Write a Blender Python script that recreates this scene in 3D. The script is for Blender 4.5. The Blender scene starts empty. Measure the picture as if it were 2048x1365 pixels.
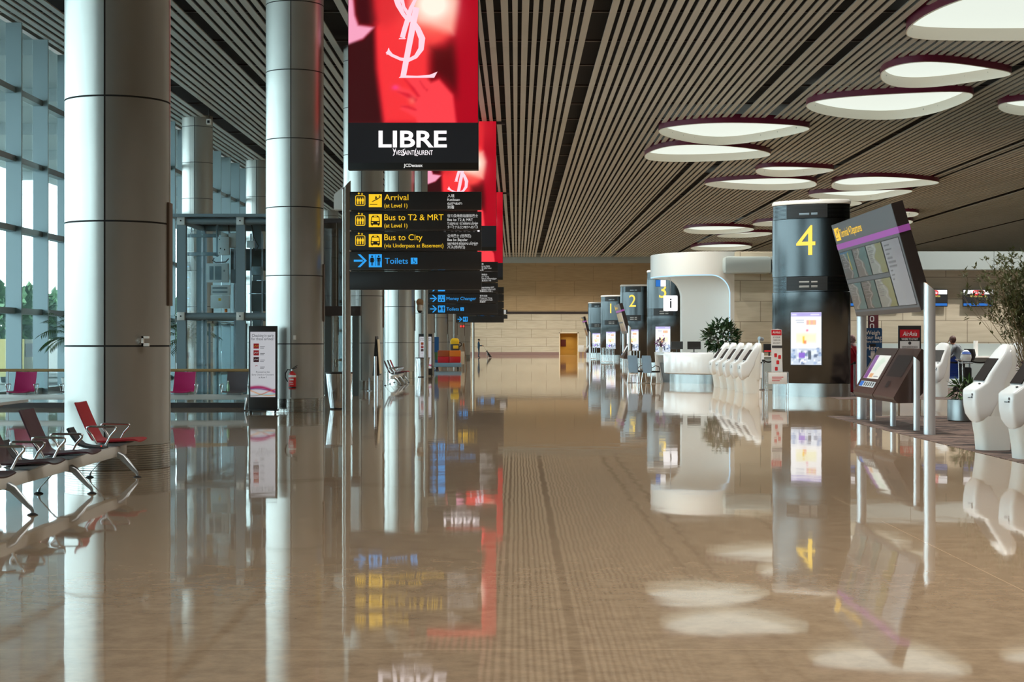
import bpy, bmesh, math, random
import numpy as np
from mathutils import Vector, Matrix
random.seed(7)
PI = math.pi
S = bpy.context.scene
C = S.collection

# ---------------------------------------------------------------- camera, sky, light, exposure
F, VX, VY, H = 3200.0, 1033.0, 683.0, 1.6         # focal length in px, vanishing point, eye height
cam = bpy.data.cameras.new('camera'); cam.sensor_width = 36; cam.lens = F / 2048 * 36
cam.shift_x = -(VX - 1024) / 2048; cam.shift_y = (VY - 682.5) / 2048
cam.clip_end = 800
co = bpy.data.objects.new('camera', cam); C.objects.link(co)
co.location = (0, 0, H); co.rotation_euler = (PI / 2, 0, 0); S.camera = co
def PX(px, Y): return (px - VX) * Y / F
def PZ(py, Y): return H + (VY - py) * Y / F

S.view_settings.view_transform = 'Standard'; S.view_settings.look = 'None'
S.view_settings.exposure = 0.0; S.view_settings.gamma = 1.0; S.view_settings.use_curve_mapping = False
w = bpy.data.worlds.new('sky'); S.world = w; w.use_nodes = True
bg = w.node_tree.nodes['Background']; bg.inputs[0].default_value = (0.85, 0.94, 1.0, 1); bg.inputs[1].default_value = 8.0
cy = S.cycles
cy.use_denoising = True; cy.caustics_reflective = False; cy.caustics_refractive = False
cy.max_bounces = 8; cy.diffuse_bounces = 4; cy.glossy_bounces = 5; cy.transmission_bounces = 4; cy.transparent_max_bounces = 24
cy.sample_clamp_indirect = 6

# ceiling downlights of the hall just below the slats, with more added as fill
def downlight_or_fill(x, y, power, col=(1, .94, .84), size=.3, spread=2.2, z=11.15):
    l = bpy.data.lights.new('downlight_or_fill', 'AREA'); l.energy = power; l.color = col; l.size = size; l.shape = 'DISK'; l.spread = spread
    o = bpy.data.objects.new('downlight_or_fill', l); C.objects.link(o); o.location = (x, y, z)
for yy in range(-12, 183, 16):
    downlight_or_fill(2.54, yy + 4, 300)
    downlight_or_fill(5.5, yy + 8, 620)
for yy in (20, 36, 52):
    downlight_or_fill(17.6, yy, 850, (1, .96, .9))
    downlight_or_fill(24.5, yy, 600, (1, .96, .9))
for xx in (-6, 1, 8, 15): downlight_or_fill(xx, 176, 510, (1, .96, .88))  # fill lights added to brighten the end wall
downlight_or_fill(9.4, 52.5, 200, (.94, 1, .97)); downlight_or_fill(14, 51, 180, (.94, 1, .97)); downlight_or_fill(20, 51, 60, (.94, 1, .97))
downlight_or_fill(7.3, 63, 85, (.82, .95, 1), .5, 2.8, 4.9)     # the lamp under the pod's canopy
for yy in (84, 108, 132, 156):
    downlight_or_fill(17.6, yy, 520); downlight_or_fill(24.5, yy, 520); downlight_or_fill(33, yy, 520)  # fill lights added to lift the dark ceiling at the far right

# ---------------------------------------------------------------- materials
def srgb(r, g, b):
    return tuple(((c / 255) / 12.92 if c / 255 <= .04045 else ((c / 255 + .055) / 1.055) ** 2.4) for c in (r, g, b)) + (1,)
M = {}
def mat(name, col, rough=.5, metal=0, emit=None, es=1, spec=.5, noise=0, nscale=20, coat=0, aniso=0):
    m = bpy.data.materials.new(name); m.use_nodes = True; M[name] = m
    nt = m.node_tree; b = nt.nodes['Principled BSDF']
    if len(col) == 3: col = tuple(col) + (1,)
    b.inputs['Base Color'].default_value = col
    b.inputs['Roughness'].default_value = rough; b.inputs['Metallic'].default_value = metal
    b.inputs['Specular IOR Level'].default_value = spec
    b.inputs['Coat Weight'].default_value = coat
    if aniso: b.inputs['Anisotropic'].default_value = aniso
    if emit: b.inputs['Emission Color'].default_value = tuple(emit)[:3] + (1,); b.inputs['Emission Strength'].default_value = es
    if noise:
        tc = nt.nodes.new('ShaderNodeTexCoord'); n = nt.nodes.new('ShaderNodeTexNoise'); n.inputs['Scale'].default_value = nscale
        n.inputs['Detail'].default_value = 5
        r = nt.nodes.new('ShaderNodeValToRGB')
        r.color_ramp.elements[0].position = .3; r.color_ramp.elements[1].position = .7
        r.color_ramp.elements[0].color = tuple(c * (1 - noise) for c in col[:3]) + (1,)
        r.color_ramp.elements[1].color = tuple(min(1, c * (1 + noise)) for c in col[:3]) + (1,)
        nt.links.new(tc.outputs['Object'], n.inputs['Vector']); nt.links.new(n.outputs['Fac'], r.inputs['Fac'])
        nt.links.new(r.outputs['Color'], b.inputs['Base Color'])
    return m
def glass(name, tint, refl=1.0, ior=1.5):
    m = bpy.data.materials.new(name); m.use_nodes = True; M[name] = m
    nt = m.node_tree; nt.nodes.clear()
    o = nt.nodes.new('ShaderNodeOutputMaterial'); mx = nt.nodes.new('ShaderNodeMixShader')
    t = nt.nodes.new('ShaderNodeBsdfTransparent'); g = nt.nodes.new('ShaderNodeBsdfGlossy'); f = nt.nodes.new('ShaderNodeFresnel')
    t.inputs[0].default_value = tuple(tint) + (1,); g.inputs['Roughness'].default_value = .02; g.inputs[0].default_value = (refl, refl, refl, 1)
    ge = nt.nodes.new('ShaderNodeNewGeometry'); a1 = nt.nodes.new('ShaderNodeMath'); a1.operation = 'MULTIPLY_ADD'; a1.inputs[1].default_value = -2; a1.inputs[2].default_value = 1
    a2 = nt.nodes.new('ShaderNodeMath'); a2.operation = 'POWER'; a2.inputs[0].default_value = ior       # thin sheet: same index from both sides
    nt.links.new(ge.outputs['Backfacing'], a1.inputs[0]); nt.links.new(a1.outputs[0], a2.inputs[1]); nt.links.new(a2.outputs[0], f.inputs[0])
    nt.links.new(f.outputs[0], mx.inputs[0]); nt.links.new(t.outputs[0], mx.inputs[1]); nt.links.new(g.outputs[0], mx.inputs[2])
    nt.links.new(mx.outputs[0], o.inputs[0])
    return m
def emis(name, col, s=1.0):
    return mat(name, (0.02, .02, .02), .4, emit=col, es=s)
def vcol(name, s=1.0, rough=.25):
    m = mat(name, (.01, .01, .01), rough)
    nt = m.node_tree; a = nt.nodes.new('ShaderNodeAttribute'); a.attribute_name = 'Col'
    b = nt.nodes['Principled BSDF']; nt.links.new(a.outputs['Color'], b.inputs['Emission Color']); b.inputs['Emission Strength'].default_value = s
    return m

mat('column', (.50, .49, .455), .33, .72, noise=.02, nscale=3)
mat('steel_rib', (.60, .58, .54), .2, 1)
mat('groove', (.03, .03, .03), .8)
mat('panel_brown', srgb(92, 78, 66), .5)
mat('slat', srgb(180, 182, 177), .45, .1, noise=.03, nscale=.6)
mat('plenum', (.006, .006, .006), .9)
mat('mullion', srgb(150, 168, 172), .4, .3)
mat('white', srgb(232, 230, 224), .35)
mat('white_gloss', srgb(236, 240, 242), .22, coat=.3)
mat('white_warm', srgb(230, 231, 226), .4)
mat('lamp_inner', srgb(236, 232, 220), .55)
mat('purple_rim', srgb(112, 28, 62), .35)
mat('board_black', srgb(42, 40, 40), .35)
mat('black', (.012, .012, .012), .4)
mat('black_rubber', (.01, .01, .01), .7)
mat('pole_metal', srgb(178, 172, 164), .3, .8)
mat('pole_white', srgb(222, 224, 226), .3, .35)
mat('dark_metal', srgb(70, 62, 60), .4, .5)
mat('console_brown', srgb(84, 66, 60), .35, .4)
mat('silver', (.72, .73, .74), .22, 1)
mat('planter_steel', (.30, .31, .31), .3, 1)
mat('alu', srgb(170, 178, 184), .32, .7)
mat('beam_grey', srgb(214, 212, 206), .4, .2)
mat('bright_steel', (.62, .63, .64), .16, 1)
mat('check_steel', (.085, .09, .092), .2, 1, aniso=.6)
mat('pillar_base', (.34, .34, .33), .25, 1)
mat('cap_white', srgb(200, 200, 196), .4)
mat('vent', (.02, .021, .022), .5)
mat('seat_red', srgb(168, 30, 44), .45)
mat('seat_maroon', srgb(70, 34, 46), .45)
mat('seat_dark', srgb(58, 32, 38), .45)
mat('seat_magenta', srgb(178, 30, 92), .45)
mat('seat_grey', srgb(92, 82, 84), .45)
mat('shell_black', (.012, .016, .018), .5)
mat('wood_rail', srgb(168, 132, 84), .35)
mat('table_brown', srgb(140, 112, 104), .5)
mat('lift_grey', srgb(120, 136, 142), .45, .3)
mat('lift_dark', srgb(78, 88, 88), .6)
mat('box_white', srgb(214, 222, 222), .5)
mat('red_paint', srgb(196, 30, 34), .35)
mat('wall_red', srgb(196, 22, 36), .5)
mat('leaf', srgb(58, 92, 44), .5, noise=.3, nscale=4)
mat('leaf_dark', srgb(34, 66, 32), .4, noise=.35, nscale=6)
mat('leaf_olive', srgb(92, 98, 58), .55, noise=.35, nscale=8)
mat('twig', srgb(140, 124, 96), .7)
mat('trunk', srgb(96, 84, 70), .8, noise=.3, nscale=8)
mat('flower', srgb(110, 40, 110), .6)
mat('soil', srgb(58, 44, 34), .9)
mat('tree_leaf', srgb(92, 128, 84), .6, noise=.4, nscale=.6)
mat('skin', srgb(150, 100, 76), .55)
mat('hair', srgb(22, 18, 16), .6)
mat('hair_brown', srgb(70, 38, 28), .6)
mat('cloth_blue', srgb(40, 74, 98), .8)
mat('cloth_navy', srgb(20, 36, 52), .8)
mat('cloth_red', srgb(172, 16, 34), .8)
mat('cloth_grey', srgb(112, 116, 120), .8)
mat('cloth_black', srgb(24, 24, 26), .8)
mat('scarf', srgb(150, 120, 116), .8, noise=.6, nscale=14)
mat('board_blue', srgb(18, 78, 128), .45)
mat('maroon', srgb(84, 22, 34), .6)
mat('tray_blue', srgb(24, 66, 140), .45)
mat('trolley_blue', srgb(120, 150, 168), .4)
mat('orange', srgb(226, 120, 26), .5)
mat('orange_dark', srgb(168, 76, 30), .5)
mat('yellow', srgb(240, 190, 30), .45)
mat('van_yellow', srgb(226, 208, 130), .4)
mat('wood', srgb(128, 92, 54), .6)
mat('cream', srgb(222, 208, 180), .6)
mat('chair_blue', srgb(120, 144, 164), .55)
mat('desk_brown', srgb(92, 68, 48), .45)
mat('concrete', srgb(176, 176, 170), .8)
mat('canopy', srgb(170, 180, 180), .5)
mat('asphalt', srgb(150, 150, 146), .9)
mat('clear_plastic', srgb(220, 222, 222), .3)
mat('bottle_green', srgb(150, 190, 150), .15)
mat('copper', srgb(196, 148, 108), .35, .8)
mat('purple_band', srgb(168, 88, 178), .5, emit=srgb(150, 80, 160), es=.25)
mat('board_grey', srgb(104, 106, 112), .4)
mat('niche_yellow', srgb(196, 160, 84), .6)
mat('bulkhead', srgb(176, 186, 184), .35, .3)
glass('pane', (.80, .90, .91), .9)
glass('lift_glass', (.93, .97, .98), 1)
glass('dark_glass', (.55, .54, .54), 1, 1.9)
glass('clear_glass', (.93, .96, .96), 1)
emis('lamp_glow', (.92, 1.0, .90), .86)
emis('yellow_glow', srgb(255, 205, 30), 1.0)
emis('blue_glow', srgb(40, 160, 240), 1.0)
emis('white_glow', (1, 1, .98), 1.1)
emis('screen_white', (1, .99, 1), 1.15)
emis('text_white', (.82, .82, .8), .9)
emis('led_white', (1, .93, .97), 1.3)
emis('led_logo', srgb(255, 208, 222), 1.1)
emis('number_glow', srgb(255, 216, 74), 1.25)
emis('strip_blue', (.45, .75, 1.0), 1.2)
emis('red_glow', srgb(255, 70, 60), 1.0)
emis('screen_black', (.004, .004, .006), 1)
emis('screen_red', srgb(226, 36, 44), 1)
emis('screen_blue', srgb(20, 110, 200), 1)
emis('screen_yellow', srgb(250, 226, 120), 1)
mat('ink', srgb(60, 60, 66), .6)
mat('ink_white', srgb(235, 235, 235), .5)
mat('ink_red', srgb(206, 40, 48), .5)
mat('paper', srgb(226, 228, 230), .5)
mat('plastic_red_panel', srgb(204, 26, 44), .4)
vcol('led_picture', 1.0); vcol('screen_picture', 1.1); vcol('flight_screen', .32, .08); vcol('totem_picture', .62)

def floor_mat():
    m = bpy.data.materials.new('polished_floor'); m.use_nodes = True; M['floor'] = m
    nt = m.node_tree; b = nt.nodes['Principled BSDF']; L = nt.links
    tc = nt.nodes.new('ShaderNodeTexCoord')
    n1 = nt.nodes.new('ShaderNodeTexNoise'); n1.inputs['Scale'].default_value = 6; n1.inputs['Detail'].default_value = 8; n1.inputs['Roughness'].default_value = .7
    r = nt.nodes.new('ShaderNodeValToRGB'); e = r.color_ramp.elements
    e[0].position = .30; e[0].color = srgb(145, 123, 101); e[1].position = .62; e[1].color = srgb(170, 147, 122)
    L.new(tc.outputs['Object'], n1.inputs['Vector']); L.new(n1.outputs['Fac'], r.inputs['Fac'])
    # the fine stone joints of the slabs
    br = nt.nodes.new('ShaderNodeTexBrick'); br.offset = 0; br.inputs['Scale'].default_value = 1; br.inputs['Mortar Size'].default_value = .004
    br.inputs['Brick Width'].default_value = 8.125; br.inputs['Row Height'].default_value = 8.125
    br.inputs['Color1'].default_value = (0, 0, 0, 1); br.inputs['Color2'].default_value = (0, 0, 0, 1); br.inputs['Mortar'].default_value = (1, 1, 1, 1)
    mp = nt.nodes.new('ShaderNodeMapping'); mp.inputs['Location'].default_value = (-3.25 + 16.25, 0.45 + 40, 0)
    L.new(tc.outputs['Object'], mp.inputs['Vector']); L.new(mp.outputs['Vector'], br.inputs['Vector'])
    mx = nt.nodes.new('ShaderNodeMix'); mx.data_type = 'RGBA'
    mx.inputs['B'].default_value = srgb(196, 170, 140)
    L.new(br.outputs['Color'], mx.inputs['Factor']); L.new(r.outputs['Color'], mx.inputs['A']); L.new(mx.outputs['Result'], b.inputs['Base Color'])
    b.inputs['Roughness'].default_value = .035; b.inputs['IOR'].default_value = 1.48
    # slow waviness of the polish
    mp2 = nt.nodes.new('ShaderNodeMapping'); mp2.inputs['Scale'].default_value = (1.6, 1.0, 1)
    n2 = nt.nodes.new('ShaderNodeTexNoise'); n2.inputs['Scale'].default_value = 1.3; n2.inputs['Detail'].default_value = 1.5
    bp = nt.nodes.new('ShaderNodeBump'); bp.inputs['Strength'].default_value = 1; bp.inputs['Distance'].default_value = .0010
    L.new(tc.outputs['Object'], mp2.inputs['Vector']); L.new(mp2.outputs['Vector'], n2.inputs['Vector'])
    L.new(n2.outputs['Fac'], bp.inputs['Height']); L.new(bp.outputs['Normal'], b.inputs['Normal'])
floor_mat()
def brick_mat(name, c1, c2, mortar, bw, rh, ms=.006, rough=.6, offx=0, veins=True):
    m = bpy.data.materials.new(name); m.use_nodes = True; M[name] = m
    nt = m.node_tree; b = nt.nodes['Principled BSDF']; L = nt.links
    tc = nt.nodes.new('ShaderNodeTexCoord'); sp = nt.nodes.new('ShaderNodeSeparateXYZ'); cb = nt.nodes.new('ShaderNodeCombineXYZ')
    L.new(tc.outputs['Object'], sp.inputs[0]); L.new(sp.outputs['X'], cb.inputs['X']); L.new(sp.outputs['Z'], cb.inputs['Y'])
    br = nt.nodes.new('ShaderNodeTexBrick'); br.inputs['Scale'].default_value = 1; br.inputs['Mortar Size'].default_value = ms; br.inputs['Bias'].default_value = 0
    br.inputs['Brick Width'].default_value = bw; br.inputs['Row Height'].default_value = rh
    br.inputs['Color1'].default_value = c1; br.inputs['Color2'].default_value = c2; br.inputs['Mortar'].default_value = mortar
    L.new(cb.outputs[0], br.inputs['Vector'])
    if veins:
        mp = nt.nodes.new('ShaderNodeMapping'); mp.inputs['Scale'].default_value = (.5, 1, 5)
        n = nt.nodes.new('ShaderNodeTexNoise'); n.inputs['Scale'].default_value = 1.6; n.inputs['Detail'].default_value = 6
        L.new(tc.outputs['Object'], mp.inputs[0]); L.new(mp.outputs[0], n.inputs['Vector'])
        rr = nt.nodes.new('ShaderNodeValToRGB'); rr.color_ramp.elements[0].position = .3; rr.color_ramp.elements[0].color = (.82, .8, .78, 1)
        rr.color_ramp.elements[1].position = .7; rr.color_ramp.elements[1].color = (1, 1, 1, 1)
        L.new(n.outputs['Fac'], rr.inputs['Fac'])
        mx = nt.nodes.new('ShaderNodeMix'); mx.data_type = 'RGBA'; mx.blend_type = 'MULTIPLY'; mx.inputs['Factor'].default_value = 1
        L.new(br.outputs['Color'], mx.inputs['A']); L.new(rr.outputs['Color'], mx.inputs['B']); L.new(mx.outputs['Result'], b.inputs['Base Color'])
    else: L.new(br.outputs['Color'], b.inputs['Base Color'])
    b.inputs['Roughness'].default_value = rough
brick_mat('stone_far', srgb(200, 190, 168), srgb(192, 182, 160), srgb(160, 148, 126), 3.4, 1.0, .03)
brick_mat('stone_far_dim', srgb(176, 150, 112), srgb(168, 144, 108), srgb(150, 126, 94), 4.4, 1.7, .03)  # browner tone puts the upper wall's weaker light into the stone colour
brick_mat('stone_wall', srgb(200, 188, 166), srgb(190, 178, 156), srgb(130, 118, 100), 1.54, .78, .012)
def carpet_mat():
    m = bpy.data.materials.new('carpet'); m.use_nodes = True; M['carpet'] = m
    nt = m.node_tree; b = nt.nodes['Principled BSDF']; L = nt.links
    tc = nt.nodes.new('ShaderNodeTexCoord'); mp = nt.nodes.new('ShaderNodeMapping'); mp.inputs['Scale'].default_value = (2.2, 9, 1)
    n = nt.nodes.new('ShaderNodeTexNoise'); n.inputs['Scale'].default_value = .55; n.inputs['Detail'].default_value = 3
    r = nt.nodes.new('ShaderNodeValToRGB'); r.color_ramp.interpolation = 'CONSTANT'; e = r.color_ramp.elements
    e[0].position = 0; e[0].color = srgb(34, 24, 22); e[1].position = .45; e[1].color = srgb(104, 86, 78)
    x = e.new(.52); x.color = srgb(80, 62, 56); x = e.new(.60); x.color = srgb(128, 110, 98)
    L.new(tc.outputs['Object'], mp.inputs[0]); L.new(mp.outputs[0], n.inputs['Vector']); L.new(n.outputs['Fac'], r.inputs['Fac']); L.new(r.outputs['Color'], b.inputs['Base Color'])
    b.inputs['Roughness'].default_value = .95
carpet_mat()

# ---------------------------------------------------------------- mesh helpers
class MB:
    def __init__(s): s.bm = bmesh.new(); s.mi = 0
    def face(s, vs):
        try:
            f = s.bm.faces.new(vs); f.material_index = s.mi; return f
        except ValueError: return None
    def box(s, x0, x1, y0, y1, z0, z1, bev=0):
        r = bmesh.ops.create_cube(s.bm, size=1)
        for v in r['verts']:
            v.co = Vector(((x0 + x1) / 2 + v.co.x * (x1 - x0), (y0 + y1) / 2 + v.co.y * (y1 - y0), (z0 + z1) / 2 + v.co.z * (z1 - z0)))
        fs = set(f for v in r['verts'] for f in v.link_faces)
        for f in fs: f.material_index = s.mi
        if bev:
            es = set(e for v in r['verts'] for e in v.link_edges)
            bmesh.ops.bevel(s.bm, geom=list(es), offset=bev, segments=2, affect='EDGES', profile=.6)
        return s
    def ring(s, pts): return [s.bm.verts.new(p) for p in pts]
    def bridge(s, a, b, closed=True):
        n = len(a)
        for i in range(n if closed else n - 1):
            s.face([a[i], a[(i + 1) % n], b[(i + 1) % n], b[i]])
    def loft(s, secs, cap=True, closed=True):
        rs = [s.ring(p) for p in secs]
        for a, b in zip(rs, rs[1:]): s.bridge(a, b, closed)
        if cap: s.face(rs[0][::-1]); s.face(rs[-1])
        return s
    def cyl(s, p0, p1, r0, r1=None, n=16, cap=True):
        return s.tube([p0, p1], [r0, r0 if r1 is None else r1], n, cap)
    def tube(s, pts, r, n=8, cap=True):
        pts = [Vector(p) for p in pts]; secs = []
        if not isinstance(r, (list, tuple)): r = [r] * len(pts)
        ref = None
        for i, p in enumerate(pts):
            t = (pts[min(i + 1, len(pts) - 1)] - pts[max(i - 1, 0)]).normalized()
            if ref is None: ref = t.orthogonal().normalized()
            a = (ref - t * ref.dot(t))
            a = a.normalized() if a.length > 1e-6 else t.orthogonal().normalized()
            ref = a; b = t.cross(a)
            secs.append([p + (a * math.cos(2 * PI * k / n) + b * math.sin(2 * PI * k / n)) * r[i] for k in range(n)])
        return s.loft(secs, cap)
    def lathe(s, prof, n=32, c=(0, 0), ex=1, ey=1):
        return s.loft([[(c[0] + r * ex * math.cos(2 * PI * k / n), c[1] + r * ey * math.sin(2 * PI * k / n), z) for k in range(n)] for r, z in prof])
    def prism(s, poly, f, w0, w1):
        s.loft([[f(u, v, w0) for u, v in poly], [f(u, v, w1) for u, v in poly]]); return s
    def poly(s, pts, f):
        s.face([s.bm.verts.new(f(u, v)) for u, v in pts]); return s
    def rect(s, u0, u1, v0, v1, f): return s.poly([(u0, v0), (u1, v0), (u1, v1), (u0, v1)], f)
    def disc(s, u, v, r, f, n=16, ry=None): return s.poly([(u + r * math.cos(2 * PI * k / n), v + (ry or r) * math.sin(2 * PI * k / n)) for k in range(n)], f)
    def rrect(s, u0, u1, v0, v1, r, f): return s.poly(rr_pts(u0, u1, v0, v1, r), f)
    def frame(s, u0, u1, v0, v1, r, t, f):
        a = [s.bm.verts.new(f(*p)) for p in rr_pts(u0, u1, v0, v1, r)]
        b = [s.bm.verts.new(f(*p)) for p in rr_pts(u0 + t, u1 - t, v0 + t, v1 - t, max(.01, r - t))]
        s.bridge(a, b); return s
    def stroke(s, pts, ws, f):
        if not isinstance(ws, (list, tuple)): ws = [ws] * len(pts)
        L, R = [], []
        for i, p in enumerate(pts):
            a = pts[max(i - 1, 0)]; b = pts[min(i + 1, len(pts) - 1)]
            tx, ty = b[0] - a[0], b[1] - a[1]; l = math.hypot(tx, ty) or 1
            nx, ny = -ty / l * ws[i] / 2, tx / l * ws[i] / 2
            L.append(s.bm.verts.new(f(p[0] + nx, p[1] + ny))); R.append(s.bm.verts.new(f(p[0] - nx, p[1] - ny)))
        s.bridge(L, R, False); return s
    def ell(s, c, r, seg=16, rings=10, mx=None):
        m = Matrix.Translation(Vector(c)) @ (mx or Matrix.Identity(4)) @ Matrix.Diagonal((r[0], r[1], r[2], 1))
        rv = bmesh.ops.create_uvsphere(s.bm, u_segments=seg, v_segments=rings, radius=1, matrix=m)
        for v in rv['verts']:
            for f in v.link_faces: f.material_index = s.mi
        return s
    def text(s, st, size, f, align='LEFT', bold=0, sx=1, fit=None):
        vs, fs = text_geo(st, bold)
        if not vs: return s
        x0 = min(v[0] for v in vs); x1 = max(v[0] for v in vs)
        k = size
        kx = k * sx if fit is None else fit / (x1 - x0)
        off = {'LEFT': -x0, 'CENTER': -(x0 + x1) / 2, 'RIGHT': -x1}[align]
        bv = [s.bm.verts.new(f((x + off) * kx, y * k)) for x, y in vs]
        for fa in fs: s.face([bv[i] for i in fa])
        return s
    def build(s, name, m, parent=None, loc=None, smooth=35, recalc=True):
        if recalc: bmesh.ops.recalc_face_normals(s.bm, faces=s.bm.faces)
        me = bpy.data.meshes.new(name); s.bm.to_mesh(me); s.bm.free()
        if not isinstance(m, (list, tuple)): m = [m]
        for x in m: me.materials.append(M[x] if isinstance(x, str) else x)
        if smooth:
            me.polygons.foreach_set('use_smooth', [True] * len(me.polygons)); me.set_sharp_from_angle(angle=math.radians(smooth))
        o = bpy.data.objects.new(name, me); C.objects.link(o)
        if parent: o.parent = parent
        if loc: o.location = loc
        return o
def rr_pts(u0, u1, v0, v1, r, n=5):
    out = []
    for cx, cy_, a in ((u1 - r, v1 - r, 0), (u0 + r, v1 - r, 90), (u0 + r, v0 + r, 180), (u1 - r, v0 + r, 270)):
        for k in range(n + 1):
            t = math.radians(a + 90 * k / n); out.append((cx + r * math.cos(t), cy_ + r * math.sin(t)))
    return out
_tc = {}
def text_geo(st, bold=0):
    key = (st, bold)
    if key in _tc: return _tc[key]
    cu = bpy.data.curves.new('t', 'FONT'); cu.body = st; cu.size = 1; cu.offset = bold; cu.resolution_u = 4; cu.fill_mode = 'FRONT'
    o = bpy.data.objects.new('t', cu); C.objects.link(o)
    dg = bpy.context.evaluated_depsgraph_get(); me = bpy.data.meshes.new_from_object(o.evaluated_get(dg), depsgraph=dg)
    vs = [(v.co.x, v.co.y) for v in me.vertices]; fs = [tuple(p.vertices) for p in me.polygons]
    bpy.data.objects.remove(o); bpy.data.curves.remove(cu); bpy.data.meshes.remove(me)
    _tc[key] = (vs, fs); return vs, fs
def tag(o, label, cat, group=None):
    o['label'] = label; o['category'] = cat
    if group: o['group'] = group
    return o
def thing(name, label, cat, loc=(0, 0, 0), rz=0, group=None):
    o = bpy.data.objects.new(name, None); C.objects.link(o); o.location = loc; o.rotation_euler = (0, 0, rz); o.empty_display_size = .2
    return tag(o, label, cat, group)
def struct(name, mb, m, parent=None, **k):
    o = mb.build(name, m, parent, **k); o['kind'] = 'structure'; return o
def dup(root, loc, rz=None, label=None, group=None):
    r = root.copy(); C.objects.link(r); r.location = loc
    if rz is not None: r.rotation_euler = (0, 0, rz)
    if label: r['label'] = label
    if group: r['group'] = group
    for ch in list(root.children):
        c = ch.copy(); C.objects.link(c); c.parent = r
        for g in ch.children:
            d = g.copy(); C.objects.link(d); d.parent = c
    return r
def grid_picture(name, m, parent, nu, nv, f, colf):
    """a screen: nu x nv grid with a colour per vertex; f(u,v)->position, colf(U,V)->rgb arrays (sRGB 0..1)"""
    U, V = np.meshgrid(np.linspace(0, 1, nu), np.linspace(0, 1, nv))
    col = np.clip(colf(U, V), 0, 1); lin = np.where(col <= .04045, col / 12.92, ((col + .055) / 1.055) ** 2.4)
    mb = MB(); vs = [mb.bm.verts.new(f(u, v)) for u, v in zip(U.ravel(), V.ravel())]
    for j in range(nv - 1):
        for i in range(nu - 1):
            a = j * nu + i; mb.face([vs[a], vs[a + 1], vs[a + nu + 1], vs[a + nu]])
    o = mb.build(name, m, parent, smooth=0)
    at = o.data.color_attributes.new('Col', 'FLOAT_COLOR', 'POINT')
    full = np.concatenate([lin.reshape(-1, 3), np.ones((nu * nv, 1))], 1)
    at.data.foreach_set('color', full.ravel().astype(np.float32)); return o
def smooth01(x): x = np.clip(x, 0, 1); return x * x * (3 - 2 * x)
def pmask(X, Y, poly, soft):
    """soft mask of a polygon"""
    inside = np.zeros(X.shape, bool); d = np.full(X.shape, 1e9); n = len(poly)
    for i in range(n):
        x0, y0 = poly[i]; x1, y1 = poly[(i + 1) % n]
        dx, dy = x1 - x0, y1 - y0; t = np.clip(((X - x0) * dx + (Y - y0) * dy) / (dx * dx + dy * dy + 1e-9), 0, 1)
        d = np.minimum(d, np.hypot(X - x0 - t * dx, Y - y0 - t * dy))
        c = ((y0 > Y) != (y1 > Y)); xi = x0 + (Y - y0) * dx / (dy if abs(dy) > 1e-9 else 1e-9); inside ^= c & (X < xi)
    sd = np.where(inside, d, -d); return smooth01(.5 + sd / (2 * soft))
def lay(img, m, col): return img * (1 - m[..., None]) + np.array(col)[None, None] / 255. * m[..., None]

# ================================================================ SETTING
ZC, YF = 11.2, 183.0
XL, XR = -15.4, 58.0
struct('floor', MB().box(XL, XR, -30, YF, -.3, 0), 'floor', smooth=0)
# outlines of the teardrop lamps, which sit in openings of the slats
ZL = 10.96
def lamp_outline(pts, z=ZL):
    W = []
    for px, py in pts:
        Y = (z - H) * F / (VY - py); W.append((PX(px, Y), Y))
    n = len(W); out = []
    for i in range(n):
        p0, p1, p2, p3 = W[i - 1], W[i], W[(i + 1) % n], W[(i + 2) % n]
        for k in range(8):
            u = k / 8; out.append(tuple(((-p0[j] + 3 * p1[j] - 3 * p2[j] + p3[j]) * u ** 3 + (3 * p0[j] - 6 * p1[j] + 3 * p2[j]) * u ** 2 + (-3 * p0[j] + 3 * p2[j]) * u + (p0[j] + 4 * p1[j] + p2[j])) / 6 for j in (0, 1)))
    def ext(q, j): return min(p[j] for p in q), max(p[j] for p in q)
    (a0, a1), (b0, b1), (c0, c1), (d0, d1) = ext(W, 0), ext(out, 0), ext(W, 1), ext(out, 1)
    mx, my = (a0 + a1) / 2, (c0 + c1) / 2
    out = [((p[0] - (b0 + b1) / 2) * (a1 - a0) / (b1 - b0), (p[1] - (d0 + d1) / 2) * (c1 - c0) / (d1 - d0)) for p in out]
    if sum(a[0] * b[1] - b[0] * a[1] for a, b in zip(out, out[1:] + out[:1])) < 0: out.reverse()
    return mx, my, out
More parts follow.
